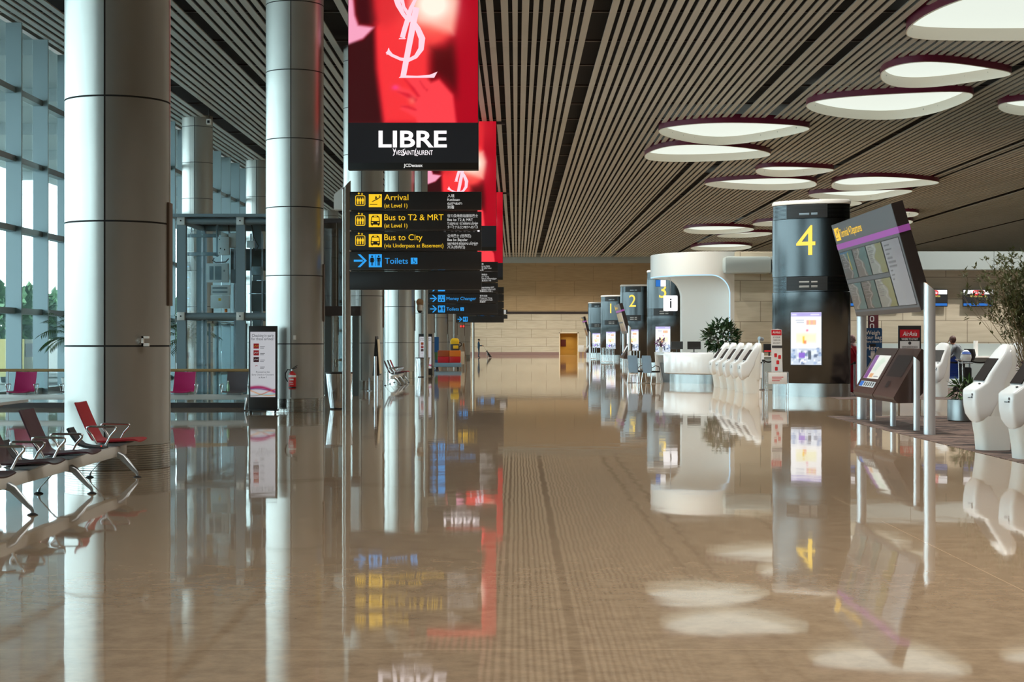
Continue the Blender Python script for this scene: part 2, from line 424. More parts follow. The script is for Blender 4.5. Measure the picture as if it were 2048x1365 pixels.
LAMPS = [
 ('nearest and largest teardrop lamp, cut by the top right corner', [(1797, 72), (1850, 28), (1960, -12), (2120, -30), (2260, 10), (2240, 78), (2040, 82), (1840, 82)]),
 ('teardrop lamp just below the nearest one, its point to the right', [(1756, 150), (1790, 132), (1862, 124), (1960, 138), (2022, 150), (1960, 160), (1860, 176), (1776, 176)]),
 ('wide teardrop lamp with a sharp right end, above the tilted board', [(1616, 208), (1690, 196), (1800, 190), (1935, 184), (1946, 196), (1880, 224), (1790, 240), (1660, 230)]),
 ('teardrop lamp cut by the right edge of the picture', [(1994, 212), (2030, 204), (2110, 200), (2180, 210), (2120, 232), (2020, 232)]),
 ('long teardrop lamp above the information pod, farther left of the largest ones', [(1320, 258), (1400, 248), (1490, 246), (1608, 252), (1618, 260), (1530, 278), (1440, 290), (1350, 274)]),
 ('leftmost teardrop lamp, tapering to the right', [(1288, 314), (1316, 298), (1370, 290), (1460, 294), (1532, 304), (1536, 314), (1450, 322), (1310, 324)]),
 ('small teardrop lamp with a point to the right, above the oval pillar numbered four', [(1510, 342), (1530, 334), (1590, 334), (1674, 338), (1660, 344), (1600, 354), (1526, 354)]),
 ('teardrop lamp with its point to the left, left of the pillar numbered four', [(1410, 368), (1500, 360), (1580, 357), (1624, 362), (1628, 374), (1580, 381), (1480, 380)]),
 ('teardrop lamp right above the tilted departures board, pointing right', [(1662, 368), (1690, 357), (1760, 354), (1840, 360), (1880, 366), (1800, 374), (1680, 382)]),
 ('flat teardrop lamp touching the top of the numbered oval pillar', [(1622, 388), (1700, 384), (1810, 380), (1824, 384), (1770, 396), (1720, 403), (1640, 396)]),
 ('small distant lamp above the white information pod, upper of two', [(1367, 460), (1390, 454), (1460, 453), (1514, 457), (1500, 464), (1440, 469), (1380, 468)]),
 ('small distant lamp above the white information pod, lower of two', [(1434, 472), (1480, 467), (1538, 465), (1540, 470), (1500, 476), (1450, 476)]),
 ('distant lamp right over the roof of the white information pod', [(1382, 496), (1420, 490), (1480, 489), (1508, 493), (1490, 501), (1400, 502)]),
 ('small distant lamp half hidden left of the numbered oval pillar', [(1506, 448), (1540, 442), (1590, 442), (1600, 448), (1560, 453), (1515, 453)]),
 ('tiny lamp peeking out right of the numbered oval pillar top', [(1640, 410), (1690, 403), (1724, 404), (1716, 411), (1670, 414)]),
 ('distant lamp behind the upper right corner of the tilted board, upper one', [(1770, 430), (1800, 424), (1836, 424), (1830, 433), (1790, 436)]),
 ('distant lamp behind the upper right corner of the tilted board, lower one', [(1750, 446), (1790, 440), (1824, 440), (1816, 449), (1770, 451)]),
]
LAMP_OUT = [(nm, lamp_outline(p)) for nm, p in LAMPS]
def holes(x):
    """stretches of y that the lamps open in a slat at x"""
    r = []
    for nm, (mx, my, o) in LAMP_OUT:
        ys = []
        for (ax, ay), (bx, by) in zip(o, o[1:] + o[:1]):
            if (ax > x - mx) != (bx > x - mx): ys.append(my + ay + (x - mx - ax) * (by - ay) / (bx - ax))
        if len(ys) >= 2: r.append((min(ys), max(ys)))
    return sorted(r)
def lamp(label, mx, my, out, z=ZL):
    t = thing('ceiling_lamp', label, 'ceiling lamp', (mx, my, z), 0, 'teardrop lamps in the slatted ceiling')
    sc = lambda k: [(p[0] * (1 - k / max(.5, math.hypot(*p))), p[1] * (1 - k / max(.5, math.hypot(*p)))) for p in out]
    top = ZC + .15 - z
    mb = MB(); A = [mb.ring([(x, y, zz) for x, y in out]) for zz in (top, .02)]; mb.bridge(*A)
    mb.build('rim', 'purple_rim', t, smooth=40, recalc=False)
    i0 = sc(.0); i1 = sc(.035); i2 = sc(.09)
    mb = MB(); rs = [mb.ring([(x, y, zz) for x, y in q]) for q, zz in ((i0, .02), (i0, 0), (i1, 0), (i2, top))]
    for a, b in zip(rs, rs[1:]): mb.bridge(a, b)
    mb.build('reflector', 'lamp_inner', t, smooth=40, recalc=False)
    mb = MB(); mb.face(mb.ring([(x, y, top - .01) for x, y in sc(.088)])); mb.build('diffuser', 'lamp_glow', t, smooth=0)
    return t
# ceiling of slats with narrow dark gaps
mb = MB()
wide = [(2.54, .36), (-9.5, .38), (-12.9, .55), (-5.4, .5), (9.4, .36), (10.9, .36), (17.6, .3), (24.2, .35), (24.9, .3), (32, .4), (40, .4), (-.95, .16), (-.5, .1)]
x = -15.0; k = 0; slats = []
while x < XR - .2:
    w_ = (.155, .205)[k % 2]; hit = False
    for c_, ww in wide:
        if x < c_ + ww / 2 and x + w_ > c_ - ww / 2: hit = (c_, ww)
    if hit:
        if hit[0] - hit[1] / 2 - x > .07: slats.append((x, hit[0] - hit[1] / 2))
        x = hit[0] + hit[1] / 2 + .001; k += 1; continue
    slats.append((x, x + w_)); x += w_ + .124; k += 1
segs = [(-30, 3.54)] + [(3.555 + 8.125 * i, 3.54 + 8.125 * (i + 1)) for i in range(22)]
for (a, b) in slats:
    hs = holes((a + b) / 2)
    for (s0, s1) in segs:
        pieces = [(s0, min(s1, YF))]
        for h0, h1 in hs: pieces = [q for p in pieces for q in ((p[0], min(p[1], h0)), (max(p[0], h1), p[1])) if q[1] - q[0] > .02] if h1 > s0 and h0 < s1 else pieces
        for p0_, p1_ in pieces: mb.box(a, b, p0_, p1_, ZC, ZC + .04)
ceil = struct('ceiling', mb, 'slat', smooth=0)
struct('ceiling_void', MB().box(XL, XR, -30, YF, ZC + .55, ZC + .7), 'plenum', ceil, smooth=0)
# services hung in the dark void: trays across the gaps
mb = MB()
for i in range(46):
    mb.box(XL, XR, -26 + i * 4.6, -25.9 + i * 4.6, ZC + .2, ZC + .26)
struct('ceiling_beam', mb, 'dark_metal', ceil, smooth=0)

# far wall with a niche, skirting and the dark band
nx0, nx1, nz = PX(1120, YF), PX(1155, YF), PZ(667, YF)
mb = MB(); mb.box(XL, nx0, YF, YF + .4, 0, 4.72); mb.box(nx1, XR, YF, YF + .4, 0, 4.72); mb.box(nx0, nx1, YF, YF + .4, nz, 4.72)
wf = struct('wall_far', mb, 'stone_far', smooth=0)
struct('wall_far_upper', MB().box(XL, XR, YF, YF + .4, 5.0, 10.55), 'stone_far_dim', wf, smooth=0)
struct('trim_1', MB().box(XL, XR, YF - .03, YF + .3, 4.72, 5.0), 'dark_metal', smooth=0)
struct('trim_2', MB().box(XL, XR, YF - .05, YF + .3, 10.55, ZC + .6), 'bulkhead', smooth=0)
mb = MB(); mb.box(XL, nx0 - .05, YF - .04, YF, 0, .36); mb.box(nx1 + .05, XR, YF - .04, YF, 0, .36)
struct('baseboard_far', mb, 'table_brown', smooth=0)
mb = MB(); mb.box(nx0 - .3, nx1 + .3, YF + 2.4, YF + 2.6, 0, 3); mb.box(nx0 - .2, nx0, YF + .4, YF + 2.4, 0, 3); mb.box(nx1, nx1 + .2, YF + .4, YF + 2.4, 0, 3); mb.box(nx0 - .2, nx1 + .2, YF + .4, YF + 2.5, nz, nz + .1)
mb.box(nx0, nx1, YF, YF + 2.4, -.3, 0)
d1 = struct('door_1', mb, 'niche_yellow', smooth=0)
mb = MB(); mb.box(nx0 - .12, nx0, YF - .06, YF + .4, 0, nz + .1); mb.box(nx1, nx1 + .12, YF - .06, YF + .4, 0, nz + .1); mb.box(nx0 - .12, nx1 + .12, YF - .06, YF + .4, nz, nz + .1)
struct('door_frame', mb, 'cream', d1, smooth=0)
downlight_or_fill(5.9, YF + 1.2, 22, (1, .85, .5), .4, 2.6, nz - .05)
tag(MB().box(nx0 + .15, nx0 + .75, YF + 2.34, YF + 2.38, 1.0, 1.8).build('wall_notice', 'maroon'), 'small dark notice on the yellow back wall of the far doorway', 'notice')
# wall behind the camera and the wall at the far right end
struct('wall_back', MB().box(XL, XR, -30.4, -30, 0, ZC + .6), 'stone_far', smooth=0)
struct('wall_right', MB().box(XR, XR + .4, -30, YF, 0, ZC + .6), 'stone_far', smooth=0)

# check-in island: stone walls under a grey bulkhead
IZ0, IZ1 = 4.14, 4.78
struct('wall_checkin_left', MB().box(10.2, 11.2, 60.76, 76, 0, 5.0).box(PX(1467, 60.6), 11.2, 60.6, 60.75, 0, 5.0, .05), 'stone_wall')
struct('wall_checkin_right', MB().box(11.2, 52, 57.4, 76, 0, 4.78), 'stone_wall', smooth=0)
mb = MB(); bx0 = PX(1448, 60)
for i, (a, b) in enumerate(((bx0, 9.55), (9.56, 11.0))): mb.box(a, b, 59.8, 60.59, IZ0, IZ1, .14 if i == 0 else 0)
struct('trim_3', mb, 'bulkhead')
mb = MB()
for i in range(14): mb.box(11.0 + i * 2.95, 11.0 + i * 2.95 + 2.935, 56.6, 57.4, IZ0, IZ1)
struct('trim_4', mb, 'bulkhead', smooth=0)

# carpets
struct('carpet', MB().box(6.62, 40, 10, 34.2, 0, .006), 'carpet', smooth=0)
struct('carpet_checkin', MB().box(8.9, 40, 44, 56.5, 0, .006), 'carpet', smooth=0)

# glazed wall on the left: one window per bay
WX, FIN = -14.9, .47
bayY = [48.2 + 2.708 * k for k in range(-16, 50)]
TZ = [2.52, 5.0, 7.1, 9.17]
fin_me = pane_me = tr_me = None
for i, yb in enumerate(bayY):
    if i == 0:
        p0 = MB().box(-.012, .012, .04, 2.668, 0, 11.2).build('window_1', 'pane', loc=(WX - FIN, yb, 0), smooth=0)
        f0 = MB().box(0, FIN, -.05, .05, 0, 11.2).build('mullion', 'mullion', p0, smooth=0)
        mb = MB()
        for z in TZ: mb.box(.0, .30, .05, 2.658, z - .09, z + .09)
        mb.box(0, .3, .05, 2.658, 0, .12)
        t0 = mb.build('transom', 'mullion', p0, smooth=0)
    else:
        p = p0.copy(); C.objects.link(p); p.name = 'window_%d' % (i + 1); p.location = (WX - FIN, yb, 0)
        f_ = f0.copy(); C.objects.link(f_); f_.parent = p
        t_ = t0.copy(); C.objects.link(t_); t_.parent = p
for o in list(C.objects):
    if o.name.startswith('window_') or (o.parent and o.parent.name.startswith('window_')): o['kind'] = 'structure'
struct('wall_left_blocker', MB().box(WX - FIN - .1, WX, -30, bayY[0] - .06, 0, ZC + .1), 'stone_far', smooth=0)  # unseen solid stretch, added to cut the window light on the columns
# outside: ground, drop-off canopy, low wall
struct('ground', MB().box(-140, XL, -60, 260, -.5, -.3), 'asphalt', smooth=0)
cn = struct('canopy', MB().box(-29, XL - .1, -40, 200, 11.4, 12.0), 'canopy', smooth=0)
mb = MB()
for i in range(24): mb.box(-29, XL - .1, -38 + i * 10, -37.6 + i * 10, 10.9, 11.4)
struct('canopy_beam', mb, 'canopy', cn, smooth=0)
struct('roof', MB().box(XL - .1, XR + 1, -31, YF + 3.2, ZC + .7, ZC + 1.1), 'concrete', smooth=0)

# ================================================================ COLUMNS
CX, CR, CY0, CS = -5.07, .655, 20.35, 16.25
RINGS = [1.54 + 1.545 * i for i in range(7)]
def column_mesh():
    mb = MB(); n = 64; g = .012
    angs = []
    for q in range(4):
        a0 = -PI / 2 + q * PI / 2
        angs += [(a0 - .0155, 0), (a0 - .0145, g), (a0 + .0145, g), (a0 + .0155, 0)]
        angs += [(a0 + .0155 + (PI / 2 - .031) * k / 15, 0) for k in range(1, 15)]
    prof = [(.31, 0), (.335, 0)]
    for z in RINGS: prof += [(z - .011, 0), (z - .010, g), (z + .010, g), (z + .011, 0)]
    prof += [(ZC + .1, 0)]
    mb.loft([[((CR - max(d, gz)) * math.cos(a), (CR - max(d, gz)) * math.sin(a), z) for a, d in angs] for z, gz in prof])
    return mb
def make_column(label, loc):
    t = thing('round_column', label, 'column', loc, 0, 'round columns of the hall')
    sh = column_mesh().build('shaft', ['column', 'groove'], t, smooth=20)
    for p in sh.data.polygons:
        if math.hypot(p.center.x, p.center.y) < CR - .0045 and .34 < p.center.z < ZC: p.material_index = 1
    pr = []
    for i in range(11):
        z = .002 + i * .028
        pr += [(CR - .012, z), (CR - .002, z + .004), (CR - .002, z + .022), (CR - .012, z + .026)]
    MB().lathe(pr, 64).build('base_ring', 'steel_rib', t, smooth=60)
    MB().box(CR - .03, CR + .022, -.10, .10, 2.05, 3.36, .006).build('side_panel', 'panel_brown', t)
    return t
col0 = make_column('nearest tall silver column, standing right behind the red bench', (CX, CY0, 0))
names = ['second silver column along the hall, carrying the red fire extinguisher',
         'third silver column, half hidden behind the big hanging direction sign',
         'fourth silver column, beside the small maroon bench',
         'fifth silver column, behind the far totem screen and steel bin',
         'sixth silver column, just left of the yellow cleaning machine',
         'seventh silver column, right behind the yellow cleaning machine',
         'eighth silver column, distant, right of the red lit sign',
         'farthest silver column, next to the stone end wall']
for i, nm in enumerate(names): dup(col0, (CX + .012 * i, CY0 + CS * (i + 1), 0), 0, nm)
wn = [(52.75, 'silver column by the glazed wall, behind the nearest tall column'), (69.0, 'silver column by the glazed wall, rising left behind the glass lift'),
      (85.25, 'silver column by the glazed wall, rising right behind the glass lift'), (101.5, 'silver column by the glazed wall, behind the fire extinguisher column'),
      (117.75, 'far silver column by the glazed wall, seen between column and sign pole')]
for y_, nm in wn:
    r = dup(col0, (-13.76, y_, 0), 0, nm, 'round columns by the glazed wall')
# fittings on the nearest column
f = lambda u, v, w_: Vector((u, -w_, v))
def fit(name, label, cat, px, py, Yc, build, m):
    mb = MB(); build(mb); o = mb.build(name, m, loc=(PX(px, Yc), Yc, PZ(py, Yc))); return tag(o, label, cat)
def br_(mb): mb.box(-.045, -.02, -.03, .02, -.062, .062); mb.box(-.045, .045, -.03, .02, .035, .062); mb.box(-.045, .045, -.03, .02, -.062, -.025)
fit('wall_bracket', 'small white C-shaped bracket on the nearest silver column', 'bracket', 291, 683, 19.79, br_, 'white')
fit('wall_switch', 'tiny white switch plate on the fire extinguisher column', 'switch', 589.5, 675.5, 35.95, lambda mb: mb.box(-.03, .03, -.02, .03, -.05, .05, .004), 'white')

# ================================================================ WAYFINDING SIGNS
def plane_px(Y, yo): return lambda px, py: Vector((PX(px, Y), yo, PZ(py, Y)))
SX = -3.93
def local_px(Y, yo, X0=SX): return lambda px, py: Vector((PX(px, Y) - X0, yo, PZ(py, Y)))
def txt(mb, st, px, py, size, g, **k):
    mb.text(st, size, lambda u, v: g(px + u, py - v), **k)
def pict_lift(mb, g, x0, y0, s):
    mb.frame(x0, x0 + 20 * s, y0 + 5.5 * s, y0 + 26 * s, 3 * s, 1.4 * s, g)
    for i in range(3):
        cx = x0 + (5 + 5 * i) * s; cy_ = y0 + 11 * s
        mb.disc(cx, cy_, 1.25 * s, g, 10)
        mb.rrect(cx - 2.1 * s, cx + 2.1 * s, cy_ + 1.5 * s, cy_ + 6.5 * s, .8 * s, g); mb.rect(cx - 1.3 * s, cx + 1.3 * s, cy_ + 6 * s, cy_ + 12 * s, g)
    for cx, d in ((x0 + 7 * s, 1), (x0 + 13.5 * s, -1)):
        yc = y0 + 1.8 * s
        mb.rect(cx - .5 * s, cx + .5 * s, yc - 1.2 * s, yc + 2.5 * s, g)
        tip = yc - 2.2 * s if d > 0 else yc + 3 * s; bs = yc + .4 * s if d > 0 else yc + .4 * s
        mb.poly([(cx, tip), (cx + 2.4 * s, bs), (cx - 2.4 * s, bs)], g)
def pict_plane(mb, g, x0, y0, s):
    mb.rect(x0 + 2 * s, x0 + 17 * s, y0 + 20 * s, y0 + 21.2 * s, g)
    mb.poly([(x0 + 5.5 * s, y0 + 15 * s), (x0 + 12 * s, y0 + 11.5 * s), (x0 + 20 * s, y0 + 7 * s), (x0 + 24 * s, y0 + 3.5 * s), (x0 + 23.5 * s, y0 + 6.5 * s), (x0 + 18 * s, y0 + 10.5 * s), (x0 + 7 * s, y0 + 15.8 * s)], g)
    mb.poly([(x0 + 12 * s, y0 + 10.5 * s), (x0 + 13.5 * s, y0 + 4 * s), (x0 + 15 * s, y0 + 4 * s), (x0 + 17 * s, y0 + 8.5 * s)], g)
    mb.poly([(x0 + 19.5 * s, y0 + 6.5 * s), (x0 + 21 * s, y0 + 2 * s), (x0 + 22 * s, y0 + 2 * s), (x0 + 22.4 * s, y0 + 4.5 * s)], g)
def pict_bus(mb, g, x0, y0, s):
    mb.poly([(x0 + 5 * s, y0 + 6 * s), (x0 + 8 * s, y0 + 3 * s), (x0 + 18 * s, y0 + 3 * s), (x0 + 21 * s, y0 + 6 * s), (x0 + 22.3 * s, y0 + 14 * s), (x0 + 22.3 * s, y0 + 21 * s), (x0 + 3.8 * s, y0 + 21 * s), (x0 + 3.8 * s, y0 + 14 * s)], g)
    mb.rect(x0 + 5.5 * s, x0 + 8 * s, y0 + 20 * s, y0 + 23 * s, g); mb.rect(x0 + 18 * s, x0 + 20.6 * s, y0 + 20 * s, y0 + 23 * s, g)
def pict_bus_lights(mb, g, x0, y0, s):
    mb.poly([(x0 + 6.5 * s, y0 + 6.6 * s), (x0 + 19.6 * s, y0 + 6.6 * s), (x0 + 20.8 * s, y0 + 14 * s), (x0 + 5.3 * s, y0 + 14 * s)], g)
    mb.rect(x0 + 10 * s, x0 + 16 * s, y0 + 3.8 * s, y0 + 5.4 * s, g)
    mb.rrect(x0 + 5.3 * s, x0 + 9 * s, y0 + 16 * s, y0 + 18.2 * s, .8 * s, g); mb.rrect(x0 + 17 * s, x0 + 20.8 * s, y0 + 16 * s, y0 + 18.2 * s, .8 * s, g)
def pict_arrow(mb, g, x0, y0, s):
    mb.rect(x0, x0 + 18 * s, y0 + 11 * s, y0 + 15 * s, g)
    mb.poly([(x0 + 7.5 * s, y0), (x0 + 13 * s, y0), (x0 + 26 * s, y0 + 13 * s), (x0 + 20.5 * s, y0 + 13 * s)], g)
    mb.poly([(x0 + 20.5 * s, y0 + 13 * s), (x0 + 26 * s, y0 + 13 * s), (x0 + 13 * s, y0 + 26 * s), (x0 + 7.5 * s, y0 + 26 * s)], g)
def pict_wc(mb, g, x0, y0, s):
    mb.rect(x0 + 13.6 * s, x0 + 14.4 * s, y0 + 2 * s, y0 + 24 * s, g)
    for cx in (x0 + 6.8 * s, x0 + 20.5 * s): mb.disc(cx, y0 + 4.4 * s, 1.9 * s, g, 12)
    c = x0 + 6.8 * s
    mb.poly([(c - 2 * s, y0 + 7 * s), (c + 2 * s, y0 + 7 * s), (c + 4.2 * s, y0 + 17 * s), (c - 4.2 * s, y0 + 17 * s)], g)
    mb.stroke([(c - 2.4 * s, y0 + 7.6 * s), (c - 4.6 * s, y0 + 14 * s)], 1.2 * s, g); mb.stroke([(c + 2.4 * s, y0 + 7.6 * s), (c + 4.6 * s, y0 + 14 * s)], 1.2 * s, g)
    mb.rect(c - 1.7 * s, c - .3 * s, y0 + 16.5 * s, y0 + 23.5 * s, g); mb.rect(c + .3 * s, c + 1.7 * s, y0 + 16.5 * s, y0 + 23.5 * s, g)
    c = x0 + 20.5 * s
    mb.rrect(c - 4 * s, c + 4 * s, y0 + 7 * s, y0 + 9.5 * s, 1.1 * s, g); mb.rect(c - 2.4 * s, c + 2.4 * s, y0 + 7.5 * s, y0 + 15.5 * s, g)
    mb.rect(c - 4 * s, c - 2.9 * s, y0 + 8 * s, y0 + 15 * s, g); mb.rect(c + 2.9 * s, c + 4 * s, y0 + 8 * s, y0 + 15 * s, g)
    mb.rect(c - 2.3 * s, c - .3 * s, y0 + 15 * s, y0 + 23.5 * s, g); mb.rect(c + .3 * s, c + 2.3 * s, y0 + 15 * s, y0 + 23.5 * s, g)
def pict_chair(mb, g, x0, y0, s):
    mb.disc(x0 + 5.4 * s, y0 + 2.6 * s, 1.1 * s, g, 8)
    mb.stroke([(x0 + 5.4 * s, y0 + 4 * s), (x0 + 5.7 * s, y0 + 7.6 * s), (x0 + 9 * s, y0 + 7.8 * s), (x0 + 10.3 * s, y0 + 11 * s)], 1.1 * s, g)
    mb.stroke([(x0 + 5.5 * s, y0 + 5.6 * s), (x0 + 8.3 * s, y0 + 5.7 * s)], .9 * s, g)
    mb.stroke([(x0 + (6.2 + 3.1 * math.cos(t)) * s, y0 + (8.8 + 3.1 * math.sin(t)) * s) for t in [2.6 + 4.2 * .0 - k * .32 for k in range(9)]], .8 * s, g)
ROWS = [(384, 420.5), (424, 460.5), (464, 501), (504, 540), (543.5, 580)]
def board(t, y0, y1, x0=699, x1=963, Y=37):
    g = local_px(Y, 0)
    a, b = g(x0, y1), g(x1, y0)
    mb = MB().box(a.x, b.x, -.055, .055, a.z, b.z, .006)
    return mb.build('board', 'board_black', t)
def pole(mb, X, Y, z1, r=.098, cut=.22, n=24):
    a = [(X + r * math.cos(2 * PI * k / n), Y + r * math.sin(2 * PI * k / n)) for k in range(n)]
    mb.loft([[(p[0], p[1], 0) for p in a], [(p[0], p[1], .295) for p in a]])
    mb.loft([[(X + (p[0] - X) * .93, Y + (p[1] - Y) * .93, .29) for p in a], [(X + (p[0] - X) * .93, Y + (p[1] - Y) * .93, .31) for p in a]])
    mb.loft([[(p[0], p[1], .305) for p in a], [(p[0], p[1], z1 + cut * (p[0] - X - r) / (2 * r)) for p in a]])
    return mb
def rods(t, rows, x0=699, x1=963, Y=37):
    mb = MB(); g = local_px(Y, .0)
    for (a, b) in zip(rows, rows[1:]):
        y_ = (a[1] + b[0]) / 2; mb.cyl(g(x0 - 2, y_), g(x1 - 8, y_), .018, n=8); mb.cyl(g(x0 + 1, y_) + Vector((0, -.07, 0)), g(x0 + 1, y_) + Vector((0, .07, 0)), .03, n=10)
    return mb.build('bracket_rod', 'silver', t)
def add_row(b, kind, g, g1, g2, y0, title=None, sub=None, tr=None, s=1.0, x=711):
    """one sign board's pictograms and lettering; g nearest layer functions"""
    if kind == 'plane' or kind == 'bus':
        mb = MB(); pict_lift(mb, g, x, y0 + 2, s)
        mb.rect(x + 27 * s, x + 53 * s, y0 + 5 * s, y0 + 31 * s, g); mb.build('pictogram', 'yellow_glow', b, smooth=0)
        mb = MB(); (pict_plane if kind == 'plane' else pict_bus)(mb, g1, x + 27 * s, y0 + 5 * s, s); mb.build('symbol', 'black', b, smooth=0)
        if kind == 'bus': mb = MB(); pict_bus_lights(mb, g2, x + 27 * s, y0 + 5 * s, s); mb.build('symbol', 'yellow_glow', b, smooth=0)
        fw = {'Arrival': 48, '(at Level 1)': 46, 'Bus to T2 & MRT': 118, 'Bus to City': 76, '(via Underpass at Basement)': 118}
        mb = MB(); txt(mb, title, x + 58 * s, y0 + 17 * s, 17 * s, g, fit=fw.get(title, 30)); mb.build('title_lettering', 'yellow_glow', b, smooth=0)
        mb = MB(); txt(mb, sub, x + 58 * s, y0 + 31.5 * s, 11.2 * s, g, fit=fw.get(sub, 46)); mb.build('subtitle_lettering', 'yellow_glow', b, smooth=0)
    else:
        mb = MB(); pict_arrow(mb, g, x - 3 * s, y0 + 5 * s, s); mb.rect(x + 27 * s, x + 53 * s, y0 + 5 * s, y0 + 31 * s, g)
        mb.build('pictogram', 'blue_glow', b, smooth=0)
        if kind == 'wc':
            mb = MB(); pict_wc(mb, g1, x + 27 * s, y0 + 5 * s, s * .965); mb.build('symbol', 'black', b, smooth=0)
        elif kind == 'money':
            mb = MB(); mb.frame(x + 30 * s, x + 50 * s, y0 + 8 * s, y0 + 17 * s, 1 * s, 1.2 * s, g1); mb.disc(x + 40 * s, y0 + 12.5 * s, 2.4 * s, g1)
            mb.disc(x + 34 * s, y0 + 24 * s, 3.4 * s, g1); mb.disc(x + 45 * s, y0 + 24 * s, 3.4 * s, g1); mb.rect(x + 37 * s, x + 42 * s, y0 + 19.5 * s, y0 + 20.7 * s, g1); mb.build('symbol', 'black', b, smooth=0)
        if title:
            mb = MB(); txt(mb, title, x + 59 * s, y0 + 24 * s, 17 * s, g, fit=46 if kind == 'wc' else 111)
            if kind == 'wc': mb.rrect(x + 111 * s, x + 124 * s, y0 + 12 * s, y0 + 25 * s, .8 * s, g)
            mb.build('lettering', 'blue_glow', b, smooth=0)
            if kind == 'wc': mb = MB(); pict_chair(mb, g1, x + 111 * s, y0 + 12 * s, s); mb.build('symbol', 'board_black', b, smooth=0)
    if tr:
        mb = MB()
        for i, (st, fit_) in enumerate(tr): txt(mb, st, x + 184 * s, y0 + (11 + 7.5 * i) * s, 7.2 * s, g, fit=None if not fit_ else fit_ * s)
        mb.build('translation_lettering', 'text_white', b, smooth=0)
def sign_fun(Y, yo):
    """the big sign's own pixel frame (measured on the nearest one), as local metres"""
    k = 37.0 / F
    return lambda px, py: Vector(((px - 693) * k, yo, H + (VY - py) * k))
def make_sign(label, rows_kind, loc, rows=ROWS):
    t = thing('direction_sign', label, 'sign', loc, 0, 'hanging direction signs along the hall')
    pole(MB(), 0, 0, 5.32).build('pole', 'pole_metal', t)
    k = 37.0 / F; gg = sign_fun(37, -.060); g1 = sign_fun(37, -.064); g2 = sign_fun(37, -.068)
    for i, (y0, y1) in enumerate(rows):
        a = gg(697 if i == 4 else 700, y1); c = gg(963, y0)
        b = MB().box(a.x, c.x, -.055, .055, a.z, c.z, .006).build('board', 'board_black', t)
        kd = rows_kind[i]
        if kd: add_row(b, kd[0], gg, g1, g2, y0, *kd[1:])
    mb = MB()
    for (a, b) in zip(rows, rows[1:]):
        y_ = (a[1] + b[0]) / 2
        mb.cyl(gg(697, y_) * 1 + Vector((0, .06, 0)), gg(955, y_) + Vector((0, .06, 0)), .016, n=8); mb.ell(gg(701, y_) + Vector((0, .0, 0)), (.03, .03, .03), 10, 6)
    mb.build('bracket_rod', 'silver', t)
    return t
K1 = [('plane', 'Arrival', '(at Level 1)', [('入境', None), ('Ketibaan', None), ('வருகை', None), ('到着', None)]),
      ('bus', 'Bus to T2 & MRT', '(at Level 1)', [('往T2及地铁站接驳巴士', 61), ('Bas ke T2 & MRT', None), ('T2 மற்றும் எம்ஆர்டி செல்லும் பேருந்து', 61), ('ターミナル2とMRTへのバス', 61)]),
      ('bus', 'Bus to City', '(via Underpass at Basement)', [('公共巴士 (往市区)', 47), ('Bas ke Bandar', None), ('நகருக்குச் செல்லும் பேருந்து', 61), ('バス(市内行)', 35)]),
      ('wc', 'Toilets', None, None), None]
make_sign('nearest black direction sign listing Arrival, two bus lines and Toilets', K1, (SX, 37.0, 0))
K2 = [('arrow', None, None, [('退税', None), ('Bayaran Balik', None), ('வரி திரும்ப', None), ('免税', None)]),
      ('arrow', None, None, [('退稅柜台', None), ('Bayar Tunai', None), ('பணம் செலுத்து', None), ('現金支払い所', None)]),
      ('arrow', None, None, [('税', None), ('Pengembalian GST', None), ('ஜிஎஸ்டி திருப்பி', 58), ('消費税払い戻し', None)]),
      ('money', 'Money Changer', None, [('货币兑换', None), ('Pengurup Wang', None), ('பண மாற்றுச் சேவை', 48), ('両替所', None)]), ('wc', 'Toilets', None, None)]
make_sign('second black direction sign along the hall, reading Money Changer and Toilets', K2, (SX, 69.6, 0))
make_sign('third black direction sign, mostly hidden behind the Money Changer sign', [('bus', 'To', '(Level 1)', None)] * 2 + [None] * 2 + [('wc', None, None, None)], (SX, 102.0, 0))
# far small sign
Yq = 146.0
t = thing('direction_sign', 'farthest small direction sign with blue Toilets lettering', 'sign', (SX, Yq, 0), 0, 'hanging direction signs along the hall')
pole(MB(), 0, 0, 4.7).build('pole', 'pole_metal', t)
gq = local_px(Yq, -.06)
for (y0, y1) in ((620, 628.6), (629.8, 638)):
    a, c = gq(952, y1), gq(1015, y0); b = MB().box(a.x, c.x, -.05, .05, a.z, c.z).build('board', 'board_black', t)
    mb = MB()
    if y0 > 625:
        pict_arrow(mb, gq, 954, 631.2, .22); mb.rect(961, 968, 631, 637, gq); txt(mb, 'Toilets', 970, 636.2, 5.5, gq); mb.rect(982, 989, 631.5, 636.5, gq); mb.build('lettering', 'blue_glow', b, smooth=0)
    else:
        for i in range(4): mb.rect(1000, 1012, 620.6 + 2 * i, 621.8 + 2 * i, gq)
        mb.build('translation_lettering', 'text_white', b, smooth=0)

